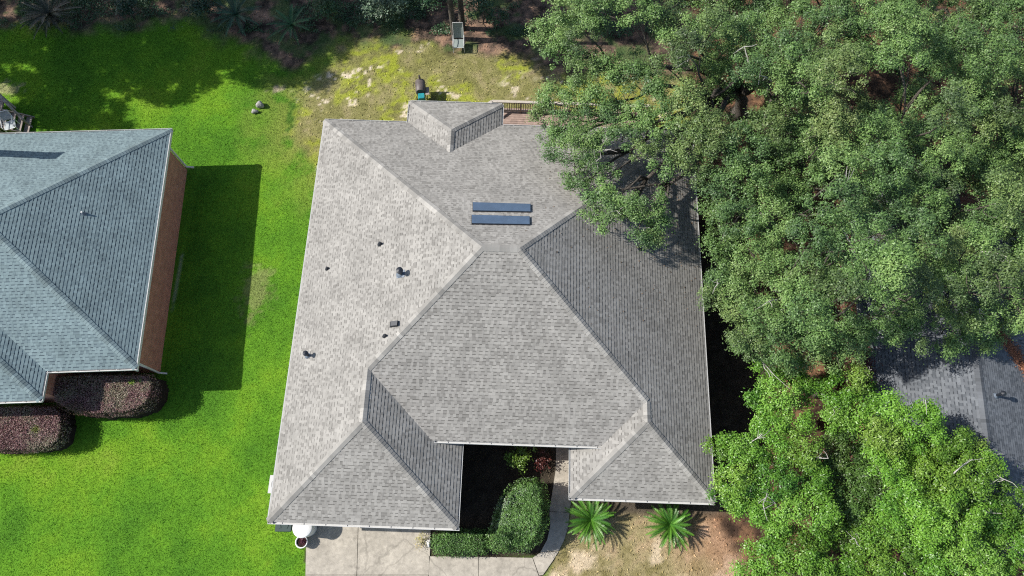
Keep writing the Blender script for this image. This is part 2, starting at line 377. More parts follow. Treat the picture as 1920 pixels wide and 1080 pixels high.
def ground_tone(X, Y):
    n1 = fbm(X, Y, .35, 4, 3); n2 = fbm(X, Y, 1.3, 4, 11); n3 = fbm(X, Y, 4.0, 3, 23); wob = (fbm(X, Y, .8, 4, 31) - .5) * 2.4
    g = ramp(PAL_G, .38 + (n1 - .5) * 1.5 + (n2 - .5) * .45 + (n3 - .5) * .3)
    # lawn turning yellow towards the boundary with the dry plot
    dd = sdist(X, Y, Z_DRY)
    yel = sstep(-3.8, .3, dd + wob) * .75
    g = lerp(g, np.array([0.235, 0.262, 0.060]), yel * sstep(.3, .62, n2 + .1))
    # dry plot: olive and tan with lime moss and bare sand
    dry = ramp(np.array([(0.175, 0.170, 0.060), (0.235, 0.222, 0.085), (0.31, 0.27, 0.135)]), .5 + (n2 - .5) * 1.6 + (n3 - .5) * 1.3)
    lime = sstep(.42, .55, fbm(X, Y, .55, 3, 47)) * sstep(.3, .6, n3)
    dry = lerp(dry, np.array([0.30, 0.345, 0.030]), lime * .8)
    sand = sstep(.65, .70, fbm(X, Y, 2.3, 4, 59)) * sstep(.42, .6, fbm(X, Y, .5, 2, 61))
    dry = lerp(dry, np.array([0.70, 0.60, 0.46]), sand * .9)
    mdry = sstep(-.7, .7, dd + wob * .7)
    c = lerp(g, dry, mdry)
    # front plot by the sago palms
    df = sdist(X, Y, Z_FRONT); fr = ramp(np.array([(0.21, 0.18, 0.075), (0.31, 0.26, 0.135), (0.40, 0.30, 0.18)]), .45 + (n2 - .5) * 1.4 + (n3 - .5) * 1.2)
    bare = sstep(.55, .68, fbm(X, Y, .9, 4, 71)); fr = lerp(fr, np.array([0.64, 0.52, 0.37]), bare * .75)
    pe = at(1370, 1000)[:2]; pink = sstep(3.4, .4, np.hypot(X - pe[0], Y - pe[1]) + wob * .5); fr = lerp(fr, np.array([0.40, 0.22, 0.145]), pink * .7)
    c = lerp(c, fr, sstep(-.25, .25, df + wob * .12))
    # pine straw and leaf litter of the woods
    st = ramp(np.array([(0.045, 0.036, 0.028), (0.10, 0.075, 0.057), (0.18, 0.12, 0.088), (0.30, 0.19, 0.13)]), .45 + (n2 - .5) * 1.3 + (n3 - .5) * 1.7)
    st = lerp(st, np.array([0.07, 0.125, 0.04]), sstep(.47, .58, fbm(X, Y, .8, 4, 83)) * .75)
    c = lerp(c, st, np.maximum(sstep(-.7, .7, sdist(X, Y, Z_STRAW) + wob), sstep(29.5, 31.5, Y)))
    es = ramp(np.array([(0.035, 0.024, 0.018), (0.085, 0.052, 0.036), (0.24, 0.135, 0.075)]), .45 + (n2 - .5) * 1.4 + (n3 - .5) * 1.5)  # litter under the east trees, its colours lowered to imitate their shade
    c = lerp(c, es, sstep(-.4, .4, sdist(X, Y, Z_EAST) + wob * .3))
    c = lerp(c, np.array([0.055, 0.046, 0.036]) * (.6 + .8 * n3[..., None]), sstep(-.5, .6, sdist(X, Y, Z_SIDE_SHADE) + wob * .4) * .9)  # side yard soil coloured dark to stand in for the house's shade
    bd = ramp(np.array([(0.028, 0.023, 0.018), (0.075, 0.062, 0.045)]), n3)
    c = lerp(c, bd, sstep(-.06, .1, sdist(X, Y, Z_BED))); c = lerp(c, bd * 1.8, sstep(-.25, .3, sdist(X, Y, Z_BED_FRONT) + wob * .15))
    c = np.where(in_conc(X, Y)[..., None], np.array([0.06, 0.05, 0.038]), c)
    # bare soil worn by the lawn edge and a chalky streak beside the brick house
    for (px, py, rx, ry, col, amt) in ((333, 525, .09, 1.5, (0.36, 0.40, 0.30), .55), (545, 215, .3, 1.5, (0.06, 0.14, 0.02), .85), (14, 165, 1.0, .55, (.45, .38, .24), .6),
                                       (480, 545, .9, 1.6, (.30, .25, .13), .45), (490, 30, .8, .5, (.5, .3, .2), .5), (195, 30, 1.4, .5, (.3, .2, .14), .5), (520, 165, .5, .3, (.45, .36, .27), .8)):
        p = at(px, py)
        k = np.hypot((X - p[0]) / rx, (Y - p[1]) / ry) + (n3 - .5) * 1.6
        c = lerp(c, np.array(col), sstep(1.05, .45, k) * amt)
    return c
def grass_weight(X, Y):
    wob = (fbm(X, Y, .8, 4, 31) - .5) * 2.4
    a = 1 - sstep(-.7, .7, sdist(X, Y, Z_STRAW) + wob)
    a = a * (1 - sstep(-.4, .4, sdist(X, Y, Z_EAST) + wob * .3)) * (1 - sstep(-.06, .05, sdist(X, Y, Z_BED)))
    a = a * (1 - .72 * np.maximum(sstep(-.7, .7, sdist(X, Y, Z_DRY) + wob * .7), sstep(-.2, .2, sdist(X, Y, Z_FRONT))))
    return a
gx = np.concatenate([np.arange(-160, -34, 1.5), np.arange(-34, 34.01, .14), np.arange(35, 160, 1.5)]); gy = np.concatenate([np.arange(-140, -5.5, 1.5), np.arange(-5, 36.01, .14), np.arange(37, 170, 1.5)])
GX, GY = np.meshgrid(gx, gy)
nx, ny = len(gx), len(gy)
GZ = (fbm(GX, GY, .5, 3, 5) - .5) * .05
idx = np.arange(nx * ny).reshape(ny, nx)
GF = np.stack([idx[:-1, :-1], idx[:-1, 1:], idx[1:, 1:], idx[1:, :-1]], -1).reshape(-1, 4)
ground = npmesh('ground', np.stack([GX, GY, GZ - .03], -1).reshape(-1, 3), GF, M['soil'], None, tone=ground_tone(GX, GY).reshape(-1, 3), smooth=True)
ground['kind'] = 'structure'
def in_house(X, Y, grow=0.0):
    c, s = math.cos(MH_RZ), math.sin(MH_RZ); lx, ly = X * c + Y * s, -X * s + Y * c
    a = (lx > xW + .3) & (lx < xE - .3) & (ly > 3.7) & (ly < yN - .3)
    b = (lx > xW + .3) & (lx < xg - .3) & (ly > yS1 + .3) & (ly < 4)
    d = (lx > xw + .3) & (lx < xE - .3) & (ly > yS2 + .3) & (ly < 4)
    return a | b | d
xW, xE, yN, yF, yS1, yS2, xg, xw, PIT, yM, bw, be, yBN = -9.93, 8.5156, 19.182, 2.2532, 0.05, 1.4098, -2.1375, 2.5252, 0.5236, 3.4842, -5.7247, -1.052, 20.4257
MH_RZ = -0.0214; ZE = 3.15
# grass blades: short triangles over every lawn area in view
rng = np.random.default_rng(5)
def scatter(n, wfun, x0=-31, x1=31, y0=-3.5, y1=30.5):
    X = rng.uniform(x0, x1, n); Y = rng.uniform(y0, y1, n)
    k = (rng.random(n) < wfun(X, Y)) & ~in_house(X, Y) & ~in_conc(X, Y)
    lim = 23 + .30 * np.maximum(Y, 0)
    k &= np.abs(X) < lim
    return X[k], Y[k]
X, Y = scatter(900000, lambda a, b: grass_weight(a, b) * np.where(a < -16.9, np.where((b > 6.5) & (b < 18.4), 0, 1), 1))
n = len(X); h = rng.uniform(.016, .045, n); an = rng.uniform(0, 6.283, n); wd = rng.uniform(.010, .02, n); le = rng.uniform(.01, .05, n); la = rng.uniform(0, 6.283, n)
gz = -.03 + (fbm(X, Y, .5, 3, 5) - .5) * .05
A = np.stack([X - np.cos(an) * wd, Y - np.sin(an) * wd, gz], 1); Bv = np.stack([X + np.cos(an) * wd, Y + np.sin(an) * wd, gz], 1)
Cv = np.stack([X + np.cos(la) * le, Y + np.sin(la) * le, gz + h], 1)
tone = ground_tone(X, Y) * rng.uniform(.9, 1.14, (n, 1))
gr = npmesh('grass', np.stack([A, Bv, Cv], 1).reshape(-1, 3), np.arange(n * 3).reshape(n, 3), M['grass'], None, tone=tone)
tag(gr, 'short green lawn grass thinning to yellow round the grey roofed house', 'grass', kind='stuff')
# fallen leaves and needles on the woodland floor
def straw_w(a, b): return np.clip(.9 - grass_weight(a, b), 0, 1) * .8
X, Y = scatter(150000, straw_w); n = len(X)
P = np.stack([X, Y, -.015 + rng.uniform(0, .03, n)], 1)
L_ = rng.uniform(.04, .13, n)
V, F = leaf_quads(P, np.array([0, 0, 1.0]) + rng.normal(0, .35, (n, 3)), L_, L_ * rng.uniform(.2, .6, n), rng)
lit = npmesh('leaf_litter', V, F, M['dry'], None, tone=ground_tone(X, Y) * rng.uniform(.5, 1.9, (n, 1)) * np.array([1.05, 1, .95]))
tag(lit, 'brown fallen leaves and pine needles covering the woodland floor', 'leaf litter', kind='stuff')
# concrete
mb = MB()
for q in CONC[:6]: mb.prism(q, -.12, .02)
dv = mb.build('driveway', M['concrete']); dv['kind'] = 'structure'
mb = MB()
for q in CONC[6:]: mb.prism(q, -.12, .022)
pt = mb.build('path', M['concrete']); pt['kind'] = 'structure'
# fine dark joints are real gaps; a dark bed of soil shows in them
#MARK_ROOF
# ------------------------------------------------------------------ roofs
def clip(poly, axis, val, keep_ge):
    out = []; n = len(poly)
    for i in range(n):
        a, b = poly[i], poly[(i + 1) % n]; da, db = a[axis] - val, b[axis] - val
        if not keep_ge: da, db = -da, -db
        if da >= 0: out.append(a)
        if (da >= 0) != (db >= 0):
            t = da / (da - db); out.append((a[0] + (b[0] - a[0]) * t, a[1] + (b[1] - a[1]) * t))
    return out
def parea(p): return abs(sum(p[i][0] * p[(i + 1) % len(p)][1] - p[(i + 1) % len(p)][0] * p[i][1] for i in range(len(p)))) / 2
EXPO = 0.143
class Roof:
    def __init__(s, pal, seed): s.V = []; s.F = []; s.T = []; s.pal = [np.array(c) for c in pal]; s.r = random.Random(seed); s.cap = ([], [], [])
    def prism(s, top, nrm, depth, tone, bottom=False):
        k = len(s.V); n = len(top); s.V += top + [p - nrm * depth for p in top]
        s.F.append(tuple(range(k, k + n))); s.T.append(tone)
        for i in range(n):
            j = (i + 1) % n; s.F.append((k + j, k + i, k + n + i, k + n + j)); s.T.append(tone * .9)
        if bottom: s.F.append(tuple(range(k + 2 * n - 1, k + n - 1, -1))); s.T.append(tone)
    def plane(s, plans, p0, down, pit, z0, deck=0.09):
        """plans: outlines in plan; p0 a plan point on the eave line at height z0; down = plan direction of fall"""
        r = s.r; dn = np.array(down, float); un = np.array([dn[1], -dn[0]]) * -1      # u along the eave
        cs = 1 / math.sqrt(1 + pit * pit); sn = pit * cs
        O = np.array([p0[0], p0[1], z0]); U = np.array([un[0], un[1], 0]); Vd = np.array([-dn[0] * cs, -dn[1] * cs, sn]); Nn = np.cross(U, Vd)
        if Nn[2] < 0: Nn = -Nn
        pl = []
        for poly in plans:
            q = []
            for (x, y) in poly:
                d = np.array([x - p0[0], y - p0[1]]); q.append((float(d @ un), float(-(d @ dn) / cs)))
            a = sum(q[i][0] * q[(i + 1) % len(q)][1] - q[(i + 1) % len(q)][0] * q[i][1] for i in range(len(q)))
            flip = np.cross(U, Vd)[2] < 0
            if (a < 0) != flip: q = q[::-1]
            pl.append(q)
            s.prism([O + U * u + Vd * v - Nn * .012 for u, v in q], Nn, deck, s.pal[1] * .8, True)
        def pt(u, v, h): return O + U * u + Vd * v + Nn * h
        vmax = max(v for q in pl for u, v in q); umin = min(u for q in pl for u, v in q); umax = max(u for q in pl for u, v in q)
        k = 0
        while k * EXPO < vmax:
            v0, v1 = k * EXPO, (k + 1) * EXPO
            bands = []
            for q in pl:
                c = clip(clip(q, 1, v0, True), 1, v1, False)
                if len(c) > 2: bands.append(c)
            u = umin - r.random() * .3; high = r.random() < .5
            jit = r.uniform(-.004, .004)
            while u < umax:
                wdt = r.uniform(.09, .15) if high else r.uniform(.10, .16)
                if r.random() < .10: wdt *= 1.8
                base = r.choices(s.pal[:3], (6, 4, 1) if high else (4, 5, 1.2))[0] * r.uniform(.94, 1.06)
                t_lo, t_hi = (.0185, .007) if high else (.0155, .005)
                for c in bands:
                    d = clip(clip(c, 0, u, True), 0, u + wdt, False)
                    if len(d) < 3 or parea(d) < 2e-5: continue
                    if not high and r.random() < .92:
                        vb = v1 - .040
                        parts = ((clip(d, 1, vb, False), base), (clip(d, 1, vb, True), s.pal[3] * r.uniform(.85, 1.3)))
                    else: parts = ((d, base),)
                    for pp, tn in parts:
                        if len(pp) < 3: continue
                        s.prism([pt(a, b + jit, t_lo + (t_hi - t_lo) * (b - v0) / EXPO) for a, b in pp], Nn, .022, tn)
                u += wdt; high = not high
            k += 1
    def hip(s, a, b, n1, n2, wdt=.155):
        """overlapping cap pieces from low end a to high end b; n1, n2 normals of the planes on either side"""
        V, F, T = s.cap; r = s.r
        a, b = np.array(a, float), np.array(b, float); d = b - a; L = np.linalg.norm(d); d /= L
        n1, n2 = np.array(n1, float), np.array(n2, float)
        def off(nn, o):
            l = np.cross(nn, d); l /= np.linalg.norm(l)
            return l if l @ o < l @ nn else -l
        l1 = np.cross(n1, d); l1 /= np.linalg.norm(l1); l2 = np.cross(n2, d); l2 /= np.linalg.norm(l2)
        if l1[2] > 1e-6 or (abs(l1[2]) < 1e-6 and l1 @ n1 < 0): l1 = -l1
        if l2[2] > 1e-6: l2 = -l2
        if l1 @ l2 > .6:                         # shallow: make sure they lie on opposite sides
            pass
        q = 0.0; run = 0; tone = s.pal[4]
        up = (n1 + n2); up /= np.linalg.norm(up)
        while q < L:
            if run <= 0: run = r.randint(1, 3); tone = s.pal[4] * r.uniform(.72, 1.15)
            run -= 1
            e = min(q + .19, L + .02); k = len(V); t = tone * r.uniform(.94, 1.06)
            h0, h1 = .034, .022
            wj = wdt * r.uniform(.97, 1.03)
            for (x, hh) in ((q, h0), (e, h1)):
                c = a + d * x
                V.extend([c + l1 * wj + n1 * hh, c + up * (hh + .006), c + l2 * wj + n2 * hh, c + l1 * wj + n1 * (hh - .02), c + l2 * wj + n2 * (hh - .02), c])
            F.extend([(k, k + 1, k + 7, k + 6), (k + 1, k + 2, k + 8, k + 7), (k, k + 3, k + 5, k + 1), (k + 1, k + 5, k + 4, k + 2), (k, k + 6, k + 9, k + 3), (k + 2, k + 4, k + 10, k + 8)])
            T.extend([t] * 6); q += EXPO
    def build(s, parent, name='roof'):
        o = npmesh(name, np.array(s.V), s.F, M['shingle'], parent, tone=np.array(s.T))
        if s.cap[0]: npmesh('ridge_cap', np.array(s.cap[0]), s.cap[1], M['shingle'], o, tone=np.array(s.cap[2]))
        return o
def nrm(down, pit):
    v = np.array([down[0] * pit, down[1] * pit, 1.0]); return v / np.linalg.norm(v)
def gutter(name, a, b, out, z, parent, size=.095):
    """open channel hung on the fascia from a to b (plan), out = outward direction"""
    a = np.array([*a, z]); b = np.array([*b, z]); o = np.array([*out, 0.0]); u = (b - a) / np.linalg.norm(b - a); L = np.linalg.norm(b - a)
    mb = MB(); up = (0, 0, 1)
    mb.bar(a + o * .012 + [0, 0, -.05], b + o * .012 + [0, 0, -.05], .01, .1)
    mb.bar(a + o * size * .5 + [0, 0, -.098], b + o * size * .5 + [0, 0, -.098], size - .02, .01)
    mb.bar(a + o * size + [0, 0, -.045], b + o * size + [0, 0, -.045], .02, .11)
    for e in (a + u * .006, b - u * .006): mb.bar(e + o * .02 + [0, 0, -.05], e + o * (size - .016) + [0, 0, -.05], .01, .1)
    k = .5
    while k < L: mb.bar(a + u * k + o * .02 + [0, 0, -.012], a + u * k + o * (size - .016) + [0, 0, -.012], .025, .012); k += .9
    return mb.build(name, M['white'], parent)

# ---- the grey roofed house
house = thing('house', 'large taupe grey shingle roofed house with many hips in the middle of the lot', 'house', (0, 0, 0), MH_RZ)
hR = (yN - yF) / 2; yR = (yN + yF) / 2; zR = ZE + PIT * hR
gX, gH = (xW + xg) / 2, (xg - xW) / 2; wX, wH = (xw + xE) / 2, (xE - xw) / 2; zM = ZE + PIT * (yM - yF); kM = yM - yF
bX, bH = (bw + be) / 2, (be - bw) / 2
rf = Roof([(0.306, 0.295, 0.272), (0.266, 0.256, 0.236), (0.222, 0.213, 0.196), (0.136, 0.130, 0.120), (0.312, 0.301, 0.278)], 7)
RW, RE = (xW + hR, yR), (xE - hR, yR); G0, G1 = (gX, yF + gH), (gX, yS1 + gH); W0, W1 = (wX, yF + wH), (wX, yS2 + wH); B0, B1 = (bX, yBN - bH), (bX, yN - bH)
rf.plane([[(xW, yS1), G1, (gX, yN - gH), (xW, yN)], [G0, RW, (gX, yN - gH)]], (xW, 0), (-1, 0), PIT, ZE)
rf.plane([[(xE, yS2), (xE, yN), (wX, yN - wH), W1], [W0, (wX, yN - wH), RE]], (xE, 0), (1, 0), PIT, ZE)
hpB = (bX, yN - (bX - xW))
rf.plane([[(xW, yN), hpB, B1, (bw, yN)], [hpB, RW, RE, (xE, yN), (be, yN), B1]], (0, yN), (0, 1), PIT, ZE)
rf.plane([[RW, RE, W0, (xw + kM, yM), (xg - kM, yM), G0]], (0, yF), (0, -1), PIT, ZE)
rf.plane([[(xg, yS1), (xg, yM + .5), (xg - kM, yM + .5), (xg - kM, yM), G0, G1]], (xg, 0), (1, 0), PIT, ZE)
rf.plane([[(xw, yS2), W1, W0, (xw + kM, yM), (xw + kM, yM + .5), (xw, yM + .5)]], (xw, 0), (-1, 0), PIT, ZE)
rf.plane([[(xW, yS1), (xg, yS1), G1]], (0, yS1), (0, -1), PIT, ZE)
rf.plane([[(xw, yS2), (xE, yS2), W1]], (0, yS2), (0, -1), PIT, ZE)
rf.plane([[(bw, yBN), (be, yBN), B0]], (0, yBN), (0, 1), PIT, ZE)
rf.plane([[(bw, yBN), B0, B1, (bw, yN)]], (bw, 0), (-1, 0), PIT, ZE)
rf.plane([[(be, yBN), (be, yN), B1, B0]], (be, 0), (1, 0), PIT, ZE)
nW, nE, nN, nS = (nrm(d, PIT) for d in ((-1, 0), (1, 0), (0, 1), (0, -1)))
def z3(p, z): return (p[0], p[1], z)
zg, zw, zb = ZE + PIT * gH, ZE + PIT * wH, ZE + PIT * bH
for a, b, n1, n2 in ((z3((xW, yN), ZE), z3(RW, zR), nW, nN), (z3((xE, yN), ZE), z3(RE, zR), nE, nN), (z3(G0, zg), z3(RW, zR), nW, nS), (z3(W0, zw), z3(RE, zR), nE, nS),
                     (z3(RW, zR), z3(RE, zR), nN, nS), (z3(G1, zg), z3(G0, zg), nW, nE), (z3(W1, zw), z3(W0, zw), nW, nE),
                     (z3((xW, yS1), ZE), z3(G1, zg), nW, nS), (z3((xg, yS1), ZE), z3(G1, zg), nE, nS), (z3((xw, yS2), ZE), z3(W1, zw), nW, nS), (z3((xE, yS2), ZE), z3(W1, zw), nE, nS),
                     (z3((bw, yBN), ZE), z3(B0, zb), nW, nN), (z3((be, yBN), ZE), z3(B0, zb), nE, nN), (z3(B1, zb), z3(B0, zb), nW, nE)):
    rf.hip(a, b, n1, n2)
roof = rf.build(house)
# soffit, fascia, drip edge
mb = MB(); i = .03
mb.prism([(xW + i, yS1 + i), (xg - i, yS1 + i), (xg - i, yM + .6), (xw + i, yM + .6), (xw + i, yS2 + i), (xE - i, yS2 + i), (xE - i, yN - i), (be - i, yN - i), (be - i, yBN - i), (bw + i, yBN - i), (bw + i, yN - i), (xW + i, yN - i)], ZE - .2, ZE - .11)
mb.prism([(xg - kM + .1, yM + .03), (xw + kM - .1, yM + .03), (xw + kM - .1, yM + .75), (xg - kM + .1, yM + .75)], zM - .2, zM - .11)
mb.build('soffit', M['fascia'], house)
mb = MB()
outl = [(xW, yS1), (xg, yS1), (xg, yM + .5), None, (xw, yM + .5), (xw, yS2), (xE, yS2), (xE, yN), (be, yN), (be, yBN), (bw, yBN), (bw, yN), (xW, yN), (xW, yS1)]
for a, b in zip(outl[:-1], outl[1:]):
    if a and b: mb.bar((a[0], a[1], ZE - .115), (b[0], b[1], ZE - .115), .024, .19)
mb.bar((xg - kM, yM, zM - .115), (xw + kM, yM, zM - .115), .024, .19)
mb.build('fascia', M['fascia'], house)
for a, b, o in (((xW, yS1), (xW, yN), (-1, 0)), ((xE, yS2), (xE, yN), (1, 0))):
    mb = MB(); mb.bar((a[0] + o[0] * .02, a[1], ZE + .005), (b[0] + o[0] * .02, b[1], ZE + .005), .045, .02); mb.build('drip_edge', M['drip'], house)
gutter('gutter', (xW - .02, yS1), (xg + .1, yS1), (0, -1), ZE - .02, house)
gutter('gutter', (xg, yS1), (xg, yM + .2), (1, 0), ZE - .02, house, .07)
gutter('gutter', (xg - kM + .12, yM), (xw + kM + .05, yM), (0, -1), zM - .02, house)
gutter('gutter', (xw, yS2), (xw, yM + .2), (-1, 0), ZE - .02, house, .07)
gutter('gutter', (xw - .07, yS2), (xE, yS2), (0, -1), ZE - .02, house)
gutter('gutter', (xW, yN), (bw - .08, yN), (0, 1), ZE - .02, house, .075)
gutter('gutter', (bw, yN + .05), (bw, yBN + .06), (-1, 0), ZE - .02, house, .075)
gutter('gutter', (bw, yBN), (be, yBN), (0, 1), ZE - .02, house, .075)
gutter('gutter', (be, yN + .08), (be, yBN), (1, 0), ZE - .02, house, .075)
gutter('gutter', (be + .1, yN), (xE, yN), (0, 1), ZE - .02, house, .075)
# walls
e = .45
wp = [(xW + e, yS1 + e), (xg - e, yS1 + e), (xg - e, yM + 1.0), (xw + e, yM + 1.0), (xw + e, yS2 + e), (xE - e, yS2 + e), (xE - e, yN - e), (be - e, yN - e), (be - e, yBN - e), (bw + e, yBN - e), (bw + e, yN - e), (xW + e, yN - e)]
walls(None, wp, -.1, [ZE - .2, ZE - .2, zM - .2] + [ZE - .2] * 9, 'wall', M['tanbrick'], house)
def window(parent, c, wd, ht, out, name='window'):
    """framed sash on a wall; c centre on the wall face, out outward"""
    o = np.array([*out, 0.0]); u = np.array([-out[1], out[0], 0.0]); c = np.array(c, float); mb = MB()
    for s_ in (-1, 1): mb.bar(c + u * s_ * wd / 2 + o * .03 - [0, 0, ht / 2], c + u * s_ * wd / 2 + o * .03 + [0, 0, ht / 2], .07, .06)
    for s_ in (-1, 0, 1): mb.bar(c - u * wd / 2 + o * .03 + [0, 0, s_ * ht / 2], c + u * wd / 2 + o * .03 + [0, 0, s_ * ht / 2], .06, .05)
    f = mb.build(name, M['white'], parent)
    mb = MB(); mb.bar(c - u * wd / 2 + o * .012, c + u * wd / 2 + o * .012, .012, ht); mb.build('pane', M['glass'], f)
    return f
mb = MB(); y_ = yS1 + e - .02
for k in range(4): mb.box(((xW + xg) / 2, y_, .3 + k * .56), (4.9, .04, .53), 0, .012)
gd = mb.build('garage_door', M['doorpaint'], house)
mb = MB(); mb.box((.9, yM + .97, 1.03), (.95, .05, 2.06), 0, .012); mb.box((.72, yM + .94, 1.5), (.24, .03, .7)); mb.box((1.08, yM + .94, 1.5), (.24, .03, .7)); mb.build('front_door', M['doorpaint'], house)
window(house, (-.9, yM + 1.0, 1.45), 1.3, 1.3, (0, -1)); window(house, (wX, yS2 + e, 1.4), 1.7, 1.4, (0, -1))
for yy in (5.5, 11.0, 15.5): window(house, (xW + e, yy, 1.5), 1.0, 1.2, (-1, 0)); window(house, (xE - e, yy, 1.5), 1.0, 1.2, (1, 0))
window(house, (-7.8, yN - e, 1.5), 1.2, 1.2, (0, 1)); window(house, (bX, yBN - e, 1.5), 2.2, 1.3, (0, 1)); window(house, (4.5, yN - e, 1.4), 2.0, 1.8, (0, 1))
# vents and glazed panels on the roof (house coordinates)
cR, sR = math.cos(MH_RZ), math.sin(MH_RZ)
def loc(p): return np.array([p[0] * cR + p[1] * sR, -p[0] * sR + p[1] * cR, p[2]])
def zpl(kind):
    def f(x, y):
        lx, ly = x * cR + y * sR, -x * sR + y * cR
        return {'W': ZE + PIT * (lx - xW), 'E': ZE + PIT * (xE - lx), 'N': ZE + PIT * (yN - ly)}[kind]
    return f
def pipe_vent(parent, p, h, r, n_, cap=False, plate=0.0, label=None):
    mb = MB(); mb.tube([p + [0, 0, -.05], p + [0, 0, h]], r, 12)
    if cap:
        mb.lathe(p + [0, 0, h - .02], [(r * 1.05, 0), (r * 2.0, .02), (r * 2.0, .07), (r * .3, .13)], 14)
    v = mb.build('roof_vent', M['vent'], parent, False)
    mb = MB(); mb.lathe(p + [0, 0, -.08], [(r * 3.0, 0), (r * 2.2, .1), (r * 1.1, .2)], 14)
    if plate > 0:
        d = -np.array([n_[0], n_[1], 0]); d /= np.linalg.norm(d); s_ = np.array([-d[1], d[0], 0]); g = np.cross(n_, s_); g = g if g[2] > 0 else -g
        P = [p + s_ * a * plate + g * b * plate * 1.2 + n_ * .03 for a, b in ((-1, -1), (1, -1), (1, 1), (-1, 1))]
        mb.add(P + [q - n_ * .03 for q in P], [(0, 1, 2, 3), (0, 4, 5, 1), (1, 5, 6, 2), (2, 6, 7, 3), (3, 7, 4, 0)])
    mb.build('vent_flashing', M['boot'] if plate > 0 else M['vent'], v)
    if label: v['label'] = label
    return v
for px, py, h, r, cap, plate, k, lb in ((713, 458, .2, .05, False, 0, 'W', 'short dark pipe vent, highest on the west slope'), (614, 504, .18, .045, False, 0, 'W', 'short dark pipe vent nearest the west eave'), (752, 514, .42, .075, True, .17, 'W', 'tall capped vent with bluish flashing'),
                                    (722, 630, .17, .045, False, 0, 'W', 'small dark pipe vent below the hooded vent'), (578, 667, .42, .06, True, .1, 'W', 'capped vent low on the west slope'), (1198, 466, .25, .05, False, 0, 'E', 'dark pipe vent on the shaded east slope')):
    p = loc(hit(px, py, zpl(k))); pipe_vent(roof, p, h, r, nW if k == 'W' else nE, cap, plate, lb)
p = loc(hit(739, 608, zpl('W'))); mb = MB()
mb.add([p + q for q in (np.array([-.2, -.13, -.1]), np.array([.18, -.13, .1]), np.array([.18, .13, .1]), np.array([-.2, .13, -.1]), np.array([-.12, -.1, .1]), np.array([.16, -.1, .24]), np.array([.16, .1, .24]), np.array([-.12, .1, .1]))],
       [(4, 5, 6, 7), (0, 1, 5, 4), (1, 2, 6, 5), (2, 3, 7, 6), (3, 0, 4, 7)])
v = mb.build('roof_vent', M['vent'], roof); v['label'] = 'dark hooded roof vent beside the hip'
for (x0, x1, ya, yb, lb) in ((886, 995, 382, 397.5, 'upper blue grey roof panel'), (884, 993.5, 405.5, 421.5, 'lower blue grey roof panel, nearer the ridge')):
    cs4 = [loc(hit(x, y, zpl('N'))) for x, y in ((x0, yb), (x1, yb + 2), (x1, ya + 3), (x0, ya))]
    top = [c + nN * .085 for c in cs4]; ins = np.mean(top, 0)
    mb = MB(); mb.add(top + [c - nN * .03 for c in cs4], [(0, 1, 2, 3), (0, 4, 5, 1), (1, 5, 6, 2), (2, 6, 7, 3), (3, 7, 4, 0)])
    f = mb.build('solar_panel', M['vent'], roof); f['label'] = lb
    mb = MB(); P = [c + (ins - c) * .012 + nN * .004 for c in top]; mb.add(P, [(0, 1, 2, 3)]); mb.build('panel_glass', M['panel'], f)

# ---- the blue grey roofed brick house on the left
LP = .47; LZ = 3.15; LRZ = math.atan2(.57, 12.12)
lh = thing('brick_house', 'red brick house with a blue grey shingle roof at the left edge', 'house', (-16.57, 6.61, 0), LRZ)
LN = 12.13; LXW = -19.0; xn, ysn = -3.95, -1.29; wW = -11.5; wh = (xn - wW) / 2; hw = LN / 2
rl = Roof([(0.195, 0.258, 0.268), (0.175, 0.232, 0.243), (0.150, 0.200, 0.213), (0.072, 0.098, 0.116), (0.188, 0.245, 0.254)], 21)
A0 = (-hw, hw); A1 = (LXW + hw, hw); wr = ((xn + wW) / 2, ysn + wh); wv = ((xn + wW) / 2, wh)
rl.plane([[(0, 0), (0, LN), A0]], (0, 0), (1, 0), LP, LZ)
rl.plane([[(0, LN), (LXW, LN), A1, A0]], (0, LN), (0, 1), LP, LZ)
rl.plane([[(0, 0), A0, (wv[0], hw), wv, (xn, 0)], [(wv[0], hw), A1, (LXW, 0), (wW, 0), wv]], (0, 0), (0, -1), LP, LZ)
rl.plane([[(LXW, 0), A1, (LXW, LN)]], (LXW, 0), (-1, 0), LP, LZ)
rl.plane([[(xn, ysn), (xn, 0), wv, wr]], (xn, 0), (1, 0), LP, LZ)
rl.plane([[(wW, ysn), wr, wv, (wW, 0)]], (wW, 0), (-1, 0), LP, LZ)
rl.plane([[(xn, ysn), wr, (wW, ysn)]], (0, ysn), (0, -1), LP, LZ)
mW, mE, mN, mS = (nrm(d, LP) for d in ((-1, 0), (1, 0), (0, 1), (0, -1)))
zl, zq = LZ + LP * hw, LZ + LP * wh
for a, b, n1, n2 in ((z3((0, LN), LZ), z3(A0, zl), mE, mN), (z3((0, 0), LZ), z3(A0, zl), mE, mS), (z3(A0, zl), z3(A1, zl), mN, mS), (z3((LXW, LN), LZ), z3(A1, zl), mW, mN), (z3((LXW, 0), LZ), z3(A1, zl), mW, mS),
                     (z3((xn, ysn), LZ), z3(wr, zq), mE, mS), (z3((wW, ysn), LZ), z3(wr, zq), mW, mS), (z3(wr, zq), z3(wv, zq), mE, mW)): rl.hip(a, b, n1, n2)
lroof = rl.build(lh)
mb = MB(); mb.prism([(-.03, .03), (-.03, LN - .03), (LXW + .03, LN - .03), (LXW + .03, .03), (wW + .03, .03), (wW + .03, ysn + .03), (xn - .03, ysn + .03), (xn - .03, .03)], LZ - .2, LZ - .11); mb.build('soffit', M['fascia'], lh)
mb = MB()
